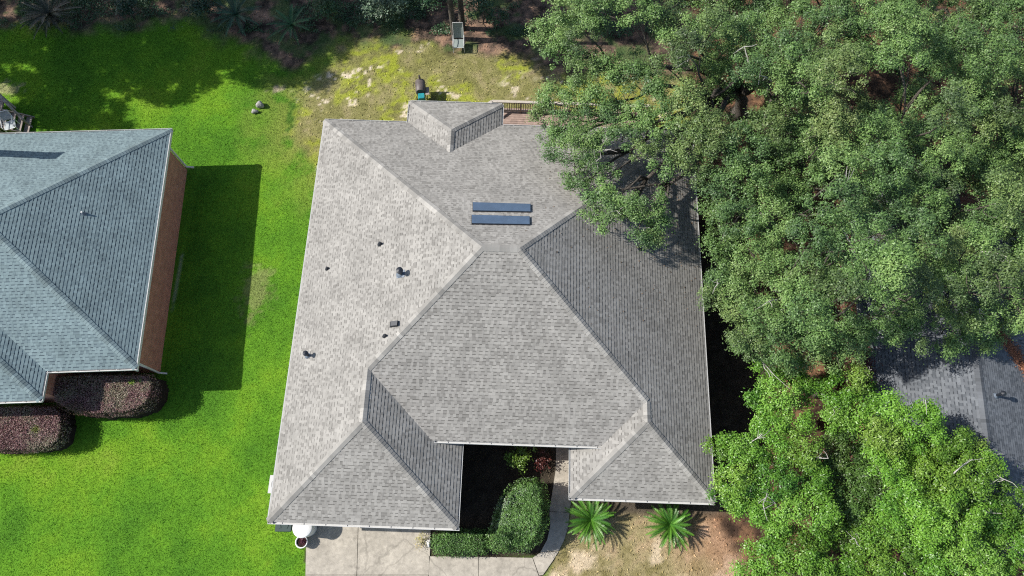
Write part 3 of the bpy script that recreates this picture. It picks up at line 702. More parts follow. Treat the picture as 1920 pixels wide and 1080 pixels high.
for a, b in (((0, 0), (0, LN)), ((0, LN), (LXW, LN)), ((0, 0), (xn, 0)), ((xn, 0), (xn, ysn)), ((xn, ysn), (wW, ysn))): mb.bar((*a, LZ - .115), (*b, LZ - .115), .024, .19)
mb.build('fascia', M['fascia'], lh)
mb = MB(); mb.bar((.02, 0, LZ + .005), (.02, LN, LZ + .005), .045, .02); mb.build('drip_edge', M['drip'], lh)
gutter('gutter', (xn - .1, 0), (.06, 0), (0, -1), LZ - .02, lh, .08); gutter('gutter', (xn, ysn - .05), (xn, -.02), (1, 0), LZ - .02, lh, .08); gutter('gutter', (wW, ysn), (xn + .06, ysn), (0, -1), LZ - .02, lh, .08)
gutter('gutter', (LXW, LN), (.05, LN), (0, 1), LZ - .02, lh, .08)
e = .5
walls(None, [(-e, e), (-e, LN - e), (LXW + e, LN - e), (LXW + e, e), (wW + e, e), (wW + e, ysn + e), (xn - e, ysn + e), (xn - e, e)], -.1, LZ - .2, 'wall', M['brick'], lh)
for yc, ye, sg in ((LN, LN - e + .06, 1), (0, e - .06, -1)):
    mb = MB(); mb.bar((-.02, yc + sg * .06, LZ - .1), (-.02, yc + sg * .06, LZ - .22), .07, .09); mb.bar((-.02, yc + sg * .06, LZ - .2), (-e + .05, ye, LZ - .55), .07, .09)
    mb.bar((-e + .05, ye, LZ - .53), (-e + .05, ye, .18), .07, .09); mb.bar((-e + .05, ye, .2), (-e + .4, ye + sg * .02, .08), .07, .09); mb.build('downspout', M['fascia'], lh)
window(lh, (-8.5, LN - e, 1.5), 1.4, 1.3, (0, 1)); window(lh, (-2.2, e, 1.5), 1.5, 1.3, (0, -1)); window(lh, (-7.7, ysn + e, 1.5), 1.6, 1.3, (0, -1))
mb = MB(); mb.box((-9.6, LN - 1.3, 5.9), (.62, .42, 4.6), 0, .02); mb.box((-9.6, LN - 1.3, 8.24), (.74, .52, .1), 0, .02); mb.build('chimney', M['brick'], lroof)
cL, sL = math.cos(LRZ), math.sin(LRZ)
def locl(p): x, y = p[0] + 16.57, p[1] - 6.61; return np.array([x * cL + y * sL, -x * sL + y * cL, p[2]])
def zE_left(x, y): return LZ - LP * locl((x, y, 0))[0]
p = locl(hit(157, 401, zE_left)); v = pipe_vent(lroof, p, .2, .04, mE, False, .08)
v.data.materials[0] = M['white']

# ---- the slate roofed house on the right, under the oaks
RP = .45; rz_ = -.083; RZ_E = 3.0
r0 = at(1620, 668, RZ_E); rw = 3.9
rh = thing('slate_house', 'dark slate grey roofed house half hidden under the oaks at the right edge', 'house', (r0[0], r0[1], 0), rz_)
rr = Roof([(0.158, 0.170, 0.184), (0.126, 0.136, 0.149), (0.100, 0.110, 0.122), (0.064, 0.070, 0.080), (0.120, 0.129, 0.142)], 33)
y0, y1 = -8.0, 9.0; zr2 = RZ_E + RP * rw; yv = 2.8                  # east wing: its southern slope meets the main slope in a valley
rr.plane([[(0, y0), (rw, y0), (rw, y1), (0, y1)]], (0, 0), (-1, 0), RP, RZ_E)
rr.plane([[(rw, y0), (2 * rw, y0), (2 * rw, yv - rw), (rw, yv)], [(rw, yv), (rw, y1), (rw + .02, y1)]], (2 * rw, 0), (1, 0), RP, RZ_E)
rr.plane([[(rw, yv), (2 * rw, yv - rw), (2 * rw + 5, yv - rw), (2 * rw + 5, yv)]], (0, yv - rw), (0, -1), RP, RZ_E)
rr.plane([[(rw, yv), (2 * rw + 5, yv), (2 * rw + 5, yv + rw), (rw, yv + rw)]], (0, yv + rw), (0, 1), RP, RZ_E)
rr.hip(z3((rw, y0), zr2), z3((rw, y1), zr2), nrm((-1, 0), RP), nrm((1, 0), RP), .17)
rroof = rr.build(rh)
walls(None, [(.5, y0 + .4), (2 * rw - .5, y0 + .4), (2 * rw - .5, yv - rw + .5), (2 * rw + 4.6, yv - rw + .5), (2 * rw + 4.6, y1 - .4), (.5, y1 - .4)], -.1, RZ_E - .08, 'wall', M['brick'], rh)
mb = MB(); mb.bar((0, y0, RZ_E - .1), (0, y1, RZ_E - .1), .024, .17); mb.build('fascia', M['fascia'], rh)
gutter('gutter', (0, y0), (0, y1), (-1, 0), RZ_E - .02, rh, .12)
cS, sS = math.cos(rz_), math.sin(rz_)
def locr(p): x, y = p[0] - r0[0], p[1] - r0[1]; return np.array([x * cS + y * sS, -x * sS + y * cS, p[2]])
p = locr(hit(1866, 742, lambda x, y: zr2 - RP * (locr((x, y, 0))[0] - rw)))
pipe_vent(rroof, p, .5, .055, nrm((1, 0), RP), True, .09)
# litter caught in the valley and along the eave of that roof
rng = np.random.default_rng(77); n = 4200; t = rng.random(n) ** .8; wv_ = rng.normal(0, .15, n)
Lx = rw + .6 + t * (rw - .6); P0 = np.stack([Lx + wv_ * .7, yv - (Lx - rw) + wv_ * .7, zr2 - RP * (Lx - rw) + np.abs(wv_) * .25 + .07], 1)
n2 = 1500; ty = rng.uniform(-1.6, .9, n2); tx = np.abs(rng.normal(0, .22, n2)); P1 = np.stack([tx - .12, ty, RZ_E + RP * np.maximum(tx - .12, 0) + .05], 1)
P = np.concatenate([P0, P1]); n = len(P); L_ = rng.uniform(.04, .1, n)
V, F = leaf_quads(P, np.array([0, 0, 1.0]) + rng.normal(0, .4, (n, 3)), L_, L_ * .45, rng)
Wd = np.stack([V[:, 0] * cS - V[:, 1] * sS + r0[0], V[:, 0] * sS + V[:, 1] * cS + r0[1], V[:, 2]], 1)
tn = np.where((np.arange(n) < len(P0))[:, None], np.array([0.33, 0.15, 0.085]), np.array([0.17, 0.06, 0.055])) * rng.uniform(.4, 1.5, (n, 1))
tag(npmesh('roof_litter', Wd, F, M['dry'], None, tone=tn), 'reddish fallen leaves caught in the valley and eave of the slate roof', 'leaf litter', kind='stuff')
# leaves dropped by the oaks on the north east corner of the grey roof
rng = np.random.default_rng(78); n = 900; lx = xE - np.abs(rng.normal(0, 3.2, n)) - .1; ly = yN - np.abs(rng.normal(0, 4.2, n)) - .1
zz = ZE + PIT * np.minimum(xE - lx, yN - ly) + .03; k = (lx > -1) & (ly > 8); lx, ly, zz = lx[k], ly[k], zz[k]; n = len(lx)
P = np.stack([lx * cR - ly * sR, lx * sR + ly * cR, zz], 1); L_ = rng.uniform(.04, .09, n)
V, F = leaf_quads(P, np.array([0, 0, 1.0]) + rng.normal(0, .3, (n, 3)), L_, L_ * .5, rng)
tag(npmesh('roof_litter', V, F, M['dry'], None, tone=np.array([.16, .11, .07]) * rng.uniform(.4, 1.6, (n, 1))), 'scattered brown oak leaves on the grey roof corner under the overhanging branches', 'leaf litter', kind='stuff')
#MARK_OBJECTS
# ------------------------------------------------------------------ deck behind the grey roofed house
dz = .62
d0 = at(944, 236, dz); dk = thing('wooden_deck', 'brown board deck with pale railing behind the grey roofed house', 'deck', (d0[0], d0[1] - 1.2, 0), MH_RZ)
ytop = at(960, 190, 1.58); ydk = ytop[1] - (d0[1] - 1.2)
mb = MB(); k = 0.0
while k < ydk + .1: mb.box((3.9, k + .06, dz - .02), (7.9, .125, .035), 0, .004); k += .138
mb.box((3.9, ydk / 2, dz - .14), (7.7, ydk - .1, .2)); mb.build('floor_boards', M['wood'], dk)
for x in np.arange(.1, 7.8, 1.9):
    for y in (.2, ydk): mb = MB(); mb.box((x, y, dz / 2 - .2), (.1, .1, dz + .3)); mb.build('post', M['wood'], dk)
rx0 = at(921, 188, 1.58)[0] - d0[0]
mb = MB(); mb.bar((rx0, ydk, 1.56), (7.8, ydk, 1.56), .15, .04); mb.bar((rx0 - .42, ydk - .36, 1.56), (rx0, ydk, 1.56), .15, .04); mb.bar((rx0, ydk, dz + .12), (7.8, ydk, dz + .12), .05, .09); mb.bar((rx0, ydk, 1.46), (7.8, ydk, 1.46), .04, .09)
rl_ = mb.build('railing', M['railwood'], dk)
for x in np.arange(rx0 + .06, 7.8, .125): mb = MB(); mb.bar((x, ydk, dz + .08), (x, ydk, 1.48), .04); mb.build('baluster', M['greywood'], rl_)
for x in np.arange(rx0, 7.9, 1.55): mb = MB(); mb.bar((x, ydk, dz - .3), (x, ydk, 1.54), .09); mb.build('railing_post', M['greywood'], rl_)

# ---- deck steps and chair behind the brick house
z = 0.95; b0 = at(60, 248, 0)
dl = thing('wooden_deck', 'silvered wooden deck corner with slatted stair railing behind the brick house', 'deck', (b0[0], b0[1], 0), LRZ)
xw_, yw_ = -6.2, 2.0
mb = MB(); k = 0.0
while k < yw_: mb.box((-4.0, k - .35, z - .02), (5.6, .125, .035), 0, .004); k += .138
mb.box((-4.0, yw_ / 2 - .35, z - .13), (5.4, yw_ - .1, .18)); mb.build('floor_boards', M['greywood'], dl)
mb = MB()
mb.bar((-6.6, yw_ - .4, z + .95), (-1.3, yw_ - .4, z + .95), .14, .04); mb.bar((-1.25, yw_ - .4, z + .9), (-.1, .35, .75), .13, .04); mb.bar((-1.25, -.3, z + .95), (-1.25, yw_ - .4, z + .95), .12, .04)
rl2 = mb.build('railing', M['railwood'], dl)
for x in np.arange(-6.6, -1.3, .16): mb = MB(); mb.bar((x, yw_ - .4, z), (x, yw_ - .4, z + .93), .04); mb.build('baluster', M['greywood'], rl2)
for t in np.arange(.1, .95, .13): mb = MB(); mb.bar((-1.25 + 1.15 * t, yw_ - .4 - 1.25 * t, max(.05, z - .75 * t)), (-1.25 + 1.15 * t, yw_ - .4 - 1.25 * t, z + .88 - .78 * t), .045); mb.build('baluster', M['greywood'], rl2)
mb = MB(); mb.bar((-1.25, yw_ - .4, -.1), (-1.25, yw_ - .4, z + .97), .1); mb.lathe((-1.25, yw_ - .4, z + .97), [(.075, 0), (.085, .03), (.06, .09), (.0, .11)], 14); mb.build('railing_post', M['railwood'], rl2)
mb = MB(); mb.bar((-.1, .35, -.1), (-.1, .35, .8), .1); mb.build('railing_post', M['greywood'], rl2)
mb = MB(); mb.bar((-1.25, -.3, -.1), (-1.25, -.3, z + .95), .1); mb.build('railing_post', M['greywood'], rl2)
mb = MB()
for k in range(4): mb.box((-1.1 + .3 * k, .35, z - .2 * (k + 1)), (.3, 1.1, .04), 0, .004)
mb.bar((-1.25, -.2, z - .1), (0, -.2, .05), .05, .2); mb.bar((-1.25, .9, z - .1), (0, .9, .05), .05, .2); mb.build('steps', M['greywood'], dl)
def arm_chair(name, label, p, rz, fabric, frame, group=None, high=.95, wd=.56, dep=.55):
    t = thing(name, label, 'chair', tuple(p), rz, group); h = wd / 2
    mb = MB()
    for s_ in (-1, 1):
        mb.tube([(s_ * h, -dep / 2, 0), (s_ * h, -dep / 2, .6), (s_ * h, -dep / 2 + .08, .66), (s_ * h, dep / 2 + .05, .66)], .022, 8)
        mb.tube([(s_ * h, dep / 2 - .05, 0), (s_ * h * .95, dep / 2, .45), (s_ * h * .92, dep / 2 + .22, high)], .02, 8)
        mb.tube([(s_ * h, -dep / 2, .4), (s_ * h * .95, dep / 2, .42)], .017, 6)
    mb.tube([(-h * .92, dep / 2 + .22, high), (h * .92, dep / 2 + .22, high)], .02, 8); mb.tube([(-h, -dep / 2, .42), (h, -dep / 2, .42)], .018, 6); mb.build('frame', M[frame], t)
    mb = MB(); q = 6
    V = [(x, y, zz) for y, zz in [(-dep / 2 - .02, .43), (-dep / 4, .42), (0, .40), (dep / 4, .40), (dep / 2 - .03, .42)] for x in (-h * .93, -h * .4, h * .4, h * .93)]
    V += [(v[0], v[1], v[2] - .02) for v in V]
    F = [(r * 4 + c, r * 4 + c + 1, r * 4 + 5 + c, r * 4 + 4 + c) for r in range(4) for c in range(3)]; F += [tuple(20 + i for i in f[::-1]) for f in F]
    mb.add(V, F); mb.build('seat', M[fabric], t)
    mb = MB()
    V = [(x, dep / 2 + .22 * k + (.03 if abs(x) < h * .5 else 0), .44 + (high - .46) * k) for k in np.linspace(0.02, .98, 5) for x in (-h * .9, -h * .4, h * .4, h * .9)]
    V += [(v[0], v[1] + .02, v[2]) for v in V]; mb.add(V, F); mb.build('backrest', M[fabric], t)
    return t
arm_chair('patio_chair', 'white framed patio chair with grey sling seat on the silvered deck', at(21, 236, z + .3) - [0, 0, .3], .35, 'greyfab', 'plastic')
# ---- yard things
p = at(861, 90, 0)
arm_chair('garden_chair', 'tall grey green garden chair standing alone below two tree trunks', p, 0.02, 'chairfab', 'white', high=1.5, wd=.62, dep=.62)
p = at(792, 187, 0)
g = thing('barrel_grill', 'brown barrel grill with teal cabinet behind the small roof bump', 'grill', (p[0], p[1], 0), .1)
mb = MB(); prof = []
for i_ in range(9):
    a = math.pi * i_ / 8
    prof.append((math.cos(a) * .28, math.sin(a) * .26))
V = []; rows = (-.1, -.06, .58, .63); sc = (.86, 1, 1, .86)
for yy, s_ in zip(rows, sc): V += [(x * s_, yy, .86 + zz * s_) for x, zz in prof]
mb.add(V, [(r * 9 + i_, r * 9 + i_ + 1, r * 9 + 10 + i_, r * 9 + 9 + i_) for r in range(3) for i_ in range(8)] + [tuple(range(9)), tuple(range(35, 26, -1))])
mb.build('lid', M['brownmetal'], g, True)
mb = MB(); mb.box((0, .26, .75), (.56, .7, .22), 0, .04); mb.tube([(.0, .56, 1.08), (0, .62, 1.3), (0.02, .62, 1.36)], .045, 10); mb.build('firebox', M['brownmetal'], g)
mb = MB(); mb.tube([(-.3, .05, .93), (-.35, .05, .97), (-.35, .48, .97), (-.3, .48, .93)], .015, 6); mb.build('handle', M['black'], g)
mb = MB(); mb.box((.02, -.3, .52), (.36, .34, .62), 0, .03); mb.build('cabinet', M['teal'], g)
mb = MB(); mb.box((.36, .0, .78), (.22, .5, .03), 0, .01); mb.build('side_shelf', M['greywood'], g)
for sx in (-1, 1):
    for yy in (.02, .52):
        mb = MB(); mb.tube([(sx * .22, yy, 0), (sx * .2, yy, .68)], .022, 8); mb.build('leg', M['black'], g)
    mb = MB(); mb.tube([(sx * .27, .02, .12), (sx * .31, .02, .12)], .12, 16); mb.build('wheel', M['black'], g)
def rock(name, label, cat, p, d, seed, m='stone'):
    rg = np.random.default_rng(seed); V = []; F = []; n_, k_ = 9, 14
    for i_ in range(n_ + 1):
        a = math.pi * i_ / n_
        for j in range(k_):
            b = 2 * math.pi * j / k_; q = 1 + .25 * math.sin(3 * b + seed) * math.sin(a) + rg.normal(0, .05)
            V.append((d[0] / 2 * math.sin(a) * math.cos(b) * q, d[1] / 2 * math.sin(a) * math.sin(b) * q, d[2] * (.35 + .6 * math.cos(a))))
    for i_ in range(n_):
        for j in range(k_): F.append((i_ * k_ + j, (i_ + 1) * k_ + j, (i_ + 1) * k_ + (j + 1) % k_, i_ * k_ + (j + 1) % k_))
    o = npmesh(name, np.array(V), F, M[m], None, smooth=True); o.location = (p[0], p[1], 0)
    return tag(o, label, cat)
rock('rock', 'larger pale topped grey rock on the lawn between the two houses', 'rock', at(489, 199), (.42, .36, .38), 3)
rock('rock', 'smaller low grey rock on the lawn beside the larger one', 'rock', at(478, 210), (.36, .26, .2), 8)
rock('rock', 'white stone at the corner of the low hedge by the driveway', 'rock', at(804, 1018), (.2, .32, .2), 12, 'plastic')
# wheeled bin, white drum, pot, air conditioner
p = at(532, 984, 1.0)
g = thing('wheelie_bin', 'dark green wheeled bin tucked under the garage eave', 'bin', (p[0], p[1] + .12, 0), 0)
mb = MB()
V = [(sx * a, sy * b, zz) for zz, a, b in ((.08, .26, .27), (.95, .33, .36)) for sx, sy in ((-1, -1), (1, -1), (1, 1), (-1, 1))]
mb.add(V, [(3, 2, 1, 0), (4, 5, 6, 7), (0, 1, 5, 4), (1, 2, 6, 5), (2, 3, 7, 6), (3, 0, 4, 7)]); mb.build('body', M['bin'], g)
mb = MB(); mb.box((0, -.01, 1.0), (.72, .8, .07), 0, .03); mb.box((-.2, -.02, 1.045), (.1, .5, .02), .25, .008); mb.box((.2, -.02, 1.045), (.1, .5, .02), -.25, .008); mb.build('lid', M['bin'], g)
mb = MB(); mb.tube([(-.28, .42, .98), (.28, .42, .98)], .02, 8); mb.build('handle', M['bin'], g)
for sx in (-1, 1): mb = MB(); mb.tube([(sx * .26, .3, .13), (sx * .31, .3, .13)], .13, 16); mb.build('wheel', M['black'], g)
p = at(567, 989, 1.05)
g = thing('drum', 'large white round lidded drum at the garage corner on the driveway', 'drum', (p[0], p[1], 0))
mb = MB(); mb.lathe((0, 0, .02), [(.36, 0), (.38, .03), (.40, .5), (.41, .95), (.43, .96), (.43, .99)], 32); mb.build('body', M['plastic'], g, True)
mb = MB(); mb.lathe((0, 0, 1.0), [(.435, 0), (.44, .03), (.40, .06), (.2, .09), (.0, .1)], 32); mb.build('lid', M['plastic'], g, True)
p = at(565, 1016, .42)
g = thing('flower_pot', 'round white flower pot with dark red plant on the driveway edge', 'flower pot', (p[0], p[1], 0))
mb = MB(); mb.lathe((0, 0, .0), [(.17, 0), (.2, .03), (.25, .36), (.275, .37), (.275, .42), (.235, .42), (.225, .33), (0, .33)], 28); mb.build('pot', M['plastic'], g, True)
mb = MB(); mb.lathe((0, 0, .3), [(.222, 0), (.222, .05), (0, .06)], 20); mb.build('soil', M['soilpot'], g)
rng = np.random.default_rng(4); q = unit(150, rng); q[:, 2] = np.abs(q[:, 2]); P = q * rng.uniform(.05, .2, (150, 1)) + [.05, .03, .42]
V, F = leaf_quads(P, unit(150, rng) + [0, 0, .5], rng.uniform(.05, .11, 150), rng.uniform(.02, .04, 150), rng); npmesh('plant', V, F, M['leaf'], g, tone=np.array([.1, .022, .045]) * rng.uniform(.5, 1.6, (150, 1)))
p = at(504, 908, .85)
g = thing('air_conditioner', 'white box air conditioner beside the garage west wall', 'air conditioner', (p[0] + .38, p[1], 0), MH_RZ)
mb = MB(); mb.box((0, 0, .45), (.7, .75, .8), 0, .03); mb.box((0, 0, .86), (.74, .79, .03), 0, .01); mb.build('cabinet', M['white'], g)
mb = MB(); mb.tube([(0, 0, .86), (0, 0, .885)], .27, 24); mb.build('fan_grille', M['grey_gutter'], g)
mb = MB(); mb.box((0, 0, .0), (.85, .9, .1)); mb.build('slab', M['concrete'], g)

# ------------------------------------------------------------------ hedges and shrubs
def hedge(name, label, outline_px, h, pal, seed, group=None, rnd=.45, leaf=.055, dens=900, bump=.08, spots=(), m='leaf'):
    """clipped mass: a soft topped solid of twigs clothed in leaves"""
    poly = [tuple(at(x, y, h * .95)[:2]) for x, y in outline_px]; rng = np.random.default_rng(seed)
    cx, cy = np.mean([q[0] for q in poly]), np.mean([q[1] for q in poly])
    t = thing(name, label, 'hedge' if 'hedge' in name else 'shrub', (cx, cy, 0), 0, group)
    pl = [(x - cx, y - cy) for x, y in poly]
    def top(X, Y):
        d = sdist(X, Y, pl); k = np.clip(d / rnd, 0, 1)
        return np.where(d > 0, h * (1 - (1 - k) ** 2.6 * .85) + (fbm(X + 50, Y + 50, 1.1, 4, seed) - .5) * bump * 2, 0)
    xs = [q[0] for q in pl]; ys = [q[1] for q in pl]
    ax = np.arange(min(xs) - .1, max(xs) + .15, .09); ay = np.arange(min(ys) - .1, max(ys) + .15, .09); X, Y = np.meshgrid(ax, ay); Z = np.where(sdist(X, Y, pl) > .16, top(X, Y) - .09, -.05)
    I = np.arange(X.size).reshape(X.shape); F = np.stack([I[:-1, :-1], I[:-1, 1:], I[1:, 1:], I[1:, :-1]], -1).reshape(-1, 4)
    keep = Z.reshape(-1)[F].max(1) > 0
    npmesh('branches', np.stack([X, Y, Z], -1).reshape(-1, 3), F[keep], M['mulch'], t, smooth=True)
    n = int(dens * (max(xs) - min(xs)) * (max(ys) - min(ys)) * 2.2)
    X = rng.uniform(min(xs) - .06, max(xs) + .06, n); Y = rng.uniform(min(ys) - .06, max(ys) + .06, n); Z = top(X, Y); d = sdist(X, Y, pl)
    edge = (d < .12) & (d > -.06); ez = .35 + .6 * rng.random(n); Xe = X + (0 - X) * .10 * (1 - ez); Ye = Y + (0 - Y) * .2 * (1 - ez)
    X = np.where(edge, Xe, X); Y = np.where(edge, Ye, Y); Z = np.where(edge, h * ez, Z - np.abs(rng.normal(0, .035, n)) + .02); k = d > -.05; X, Y, Z, d = X[k], Y[k], Z[k], d[k]; n = len(X)
    ep = .04; gx_ = (top(X + ep, Y) - top(X - ep, Y)) / (2 * ep); gy_ = (top(X, Y + ep) - top(X, Y - ep)) / (2 * ep)
    Nn = np.stack([-np.clip(gx_, -3, 3), -np.clip(gy_, -3, 3), np.ones(n)], 1); Nn /= np.linalg.norm(Nn, axis=1, keepdims=True)
    L = leaf * rng.uniform(.6, 1.4, n)
    V, Fq = leaf_quads(np.stack([X, Y, Z], 1) + rng.normal(0, .02, (n, 3)), Nn + unit(n, rng) * .8, L, L * .55, rng)
    tn = ramp(np.array(pal), .5 + (fbm(X + 30, Y + 30, 1.1, 4, seed + 3) - .5) * 1.8 + rng.normal(0, .2, n)) * rng.uniform(.7, 1.3, (n, 1))
    for (sx, sy, r, col) in spots:
        q = at(sx, sy, h); dd = np.hypot(X - q[0] + cx, Y - q[1] + cy); kk = (dd < r * rng.uniform(.4, 1.1, n)); tn[kk] = np.array(col) * rng.uniform(.7, 1.3, (kk.sum(), 1))
    npmesh('leaves', V, Fq, M[m], t, tone=tn)
    return t
LORO = [(0.14, 0.10, 0.065), (0.20, 0.092, 0.098), (0.27, 0.155, 0.148), (0.25, 0.225, 0.15)]
gL = 'purple hedges before the brick house'
hedge('hedge', 'purple leaved clipped hedge, the longer one against the brick house front', [(90, 722), (104, 702), (165, 698), (284, 699), (291, 712), (290, 740), (274, 764), (236, 778), (178, 781), (130, 776), (98, 756)], 1.6, LORO, 41, gL, rnd=.2, spots=((247, 716, .16, (.22, .34, .04)), (263, 714, .1, (.16, .24, .06))))
hedge('hedge', 'purple leaved clipped hedge, the squarer one lower left on the lawn edge', [(-66, 772), (-26, 758), (104, 757), (117, 768), (120, 800), (115, 826), (96, 842), (54, 849), (-6, 850), (-66, 848)], 1.2, LORO, 42, gL, rnd=.2, spots=((67, 805, .2, (.2, .22, .05)),))
HG = [(0.065, 0.135, 0.035), (0.105, 0.215, 0.050), (0.15, 0.285, 0.065), (0.24, 0.30, 0.21)]
hedge('hedge', 'big rounded green hedge beside the curved walkway', [(958, 903), (982, 894), (1008, 893), (1026, 908), (1031, 940), (1029, 985), (1014, 1018), (992, 1036), (950, 1042), (918, 1036), (908, 1012), (920, 985), (927, 958), (935, 935), (946, 918)], 1.75, HG, 51, rnd=.45, bump=.34, leaf=.068)
hedge('hedge', 'low green clipped hedge between the driveway and the big rounded hedge', [(810, 1000), (830, 990), (912, 992), (916, 1020), (914, 1040), (860, 1046), (815, 1043), (806, 1025)], .75, HG, 52, rnd=.28, bump=.14, leaf=.065)
def bush(name, label, px, py, r, h, pal, seed, cat='shrub', leaf=.08, m='gloss_leaf', dens=420, group=None, squash=.8, z0=0):
    p = at(px, py, h * .6 + z0); rng = np.random.default_rng(seed)
    t = thing(name, label, cat, (p[0], p[1], z0), 0, group)
    lobes = [(rng.uniform(-.45, .45) * r, rng.uniform(-.45, .45) * r, h * rng.uniform(.5, .72), r * rng.uniform(.5, .68)) for _ in range(6)] + [(0, 0, h * .45, r * .7)]
    c, pf = crown('leaves', lobes, rng, M[m], t, pal, leaf=leaf, puff_k=16, puff_r=(.14 * r / .6, .26 * r / .6), leaf_k=dens * 3.2 * (.08 / leaf) ** 2 * .45, squash=squash, down=-.5)
    mb = MB()
    for l in lobes: limb(mb, (0, 0, -.05), l[:3], .025, .008, rng, .05, 5, 4)
    mb.build('stems', M['bark'], t)
    return t
BR = [(0.050, 0.140, 0.020), (0.095, 0.230, 0.024), (0.15, 0.32, 0.034), (0.22, 0.39, 0.070)]
bush('shrub', 'small light green shrub in the courtyard bed beside the red leaved shrub', 975, 866, .72, 1.25, [(0.08, 0.17, 0.02), (0.15, 0.28, 0.035), (0.22, 0.36, 0.06)], 61, leaf=.09)
bush('red_shrub', 'dark red leaved shrub in the courtyard next to the light green shrub', 1016, 866, .55, .9, [(0.05, 0.012, 0.012), (0.11, 0.03, 0.025), (0.16, 0.06, 0.04)], 62, leaf=.1, dens=230)
bush('yellow_shrub', 'feathery pale yellow plant at the driveway end of the low hedge', 792, 1016, .42, .35, [(0.33, 0.31, 0.08), (0.5, 0.46, 0.2), (0.6, 0.56, 0.3)], 63, leaf=.06, dens=170)
def sago(name, label, px, py, R_, seed, pal, fronds=50, trunk=.5, zc=.7, cat='palm', group=None, z0=0):
    p = at(px, py, zc); rng = np.random.default_rng(seed); t = thing(name, label, cat, (p[0], p[1], 0), rng.uniform(0, 6), group)
    mb = MB(); mb.lathe((0, 0, -.05), [(.2, 0), (.22, .1), (.19, trunk), (.1, trunk + .12), (0, trunk + .15)], 14); mb.build('trunk', M['bark'], t)
    Vs = []; Fs = []; Ts = []; pal = np.array(pal)
    def quad(P, tn): k = len(Vs); Vs.extend(P); Fs.append(tuple(range(k, k + len(P)))); Ts.append(tn)
    for i_ in range(fronds):
        a = i_ * 2.39996 + rng.normal(0, .1); f = (i_ + .5) / fronds; el = math.radians(58 - 52 * f ** .65 + rng.normal(0, 4)); L = R_ * rng.uniform(.92, 1.08) * (.74 + .34 * f)
        h = np.array([math.cos(a), math.sin(a), 0]); pts = []; c = np.array([0, 0, trunk + .08]); cel = el; ns = 22
        for s_ in range(ns + 1):
            pts.append(c.copy()); c = c + (h * math.cos(cel) + np.array([0, 0, math.sin(cel)])) * L / ns; cel -= math.radians(36) / ns * (.5 + s_ / ns)
        side = np.array([-h[1], h[0], 0]); tb = pal[min(int(rng.random() * len(pal)), len(pal) - 1)] * rng.uniform(.8, 1.2)
        for s_ in range(ns):
            d = pts[s_ + 1] - pts[s_]; d /= np.linalg.norm(d); up = np.cross(side, d); up = up if up[2] > 0 else -up
            q = s_ / ns; ll = R_ * .088 * (math.sin(math.pi * min(1, .12 + q * .9)) ** .6 + .12)
            quad([pts[s_] - side * .017, pts[s_] + side * .017, pts[s_ + 1] + side * .015, pts[s_ + 1] - side * .015], tb * np.array([2.3, 1.7, 1.5]))
            for half in (0, .5):
                b = pts[s_] + (pts[s_ + 1] - pts[s_]) * half
                for sg in (-1, 1):
                    e = b + (side * sg * .82 + d * .5 + up * .33) * ll + rng.normal(0, .006, 3); wv2 = d * .0125
                    quad([b - wv2, b + wv2, e + wv2 * .25, e - wv2 * .25], tb * rng.uniform(.8, 1.2))
    npmesh('fronds', np.array(Vs), Fs, M['gloss_leaf'], t, tone=np.array(Ts)); return t
SG = [(0.05, 0.155, 0.018), (0.075, 0.205, 0.02), (0.105, 0.26, 0.03)]
sago('sago_palm', 'bushy sago palm beside the curved walkway with its fronds fanned out', 1108, 974, 1.2, 71, SG, group='sago palms along the house front')
sago('sago_palm', 'sago palm farther from the walkway, near the bare patch and green trees', 1257, 984, 1.17, 72, SG, group='sago palms along the house front')
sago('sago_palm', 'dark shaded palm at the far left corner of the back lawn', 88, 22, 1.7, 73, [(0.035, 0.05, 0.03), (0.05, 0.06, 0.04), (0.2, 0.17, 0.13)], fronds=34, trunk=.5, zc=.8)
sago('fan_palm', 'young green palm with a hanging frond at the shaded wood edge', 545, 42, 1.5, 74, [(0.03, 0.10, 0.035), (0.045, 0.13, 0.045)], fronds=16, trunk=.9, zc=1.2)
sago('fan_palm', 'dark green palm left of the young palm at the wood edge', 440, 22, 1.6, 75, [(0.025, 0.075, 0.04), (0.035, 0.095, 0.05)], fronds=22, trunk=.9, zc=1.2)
rng = np.random.default_rng(91)
X, Y = scatter(90000, lambda a, b: np.where((b > 27.2) & (a < 13), 1, 0) * sstep(.46, .6, fbm(a, b, .7, 4, 97)) * np.clip(1 - grass_weight(a, b), 0, 1), -31, 14, 25.5, 30.4)
n = len(X); P = np.stack([X, Y, rng.uniform(0, .4, n) * fbm(X, Y, 1.2, 2, 5)], 1); L_ = rng.uniform(.06, .15, n)
V, F = leaf_quads(P, np.array([0, -.2, 1.0]) + rng.normal(0, .5, (n, 3)), L_, L_ * .5, rng)
tag(npmesh('undergrowth', V, F, M['leaf'], None, tone=np.array([0.04, 0.095, 0.035]) * rng.uniform(.5, 1.6, (n, 1))), 'dark green weedy undergrowth along the shaded edge of the back woods', 'undergrowth', kind='stuff')
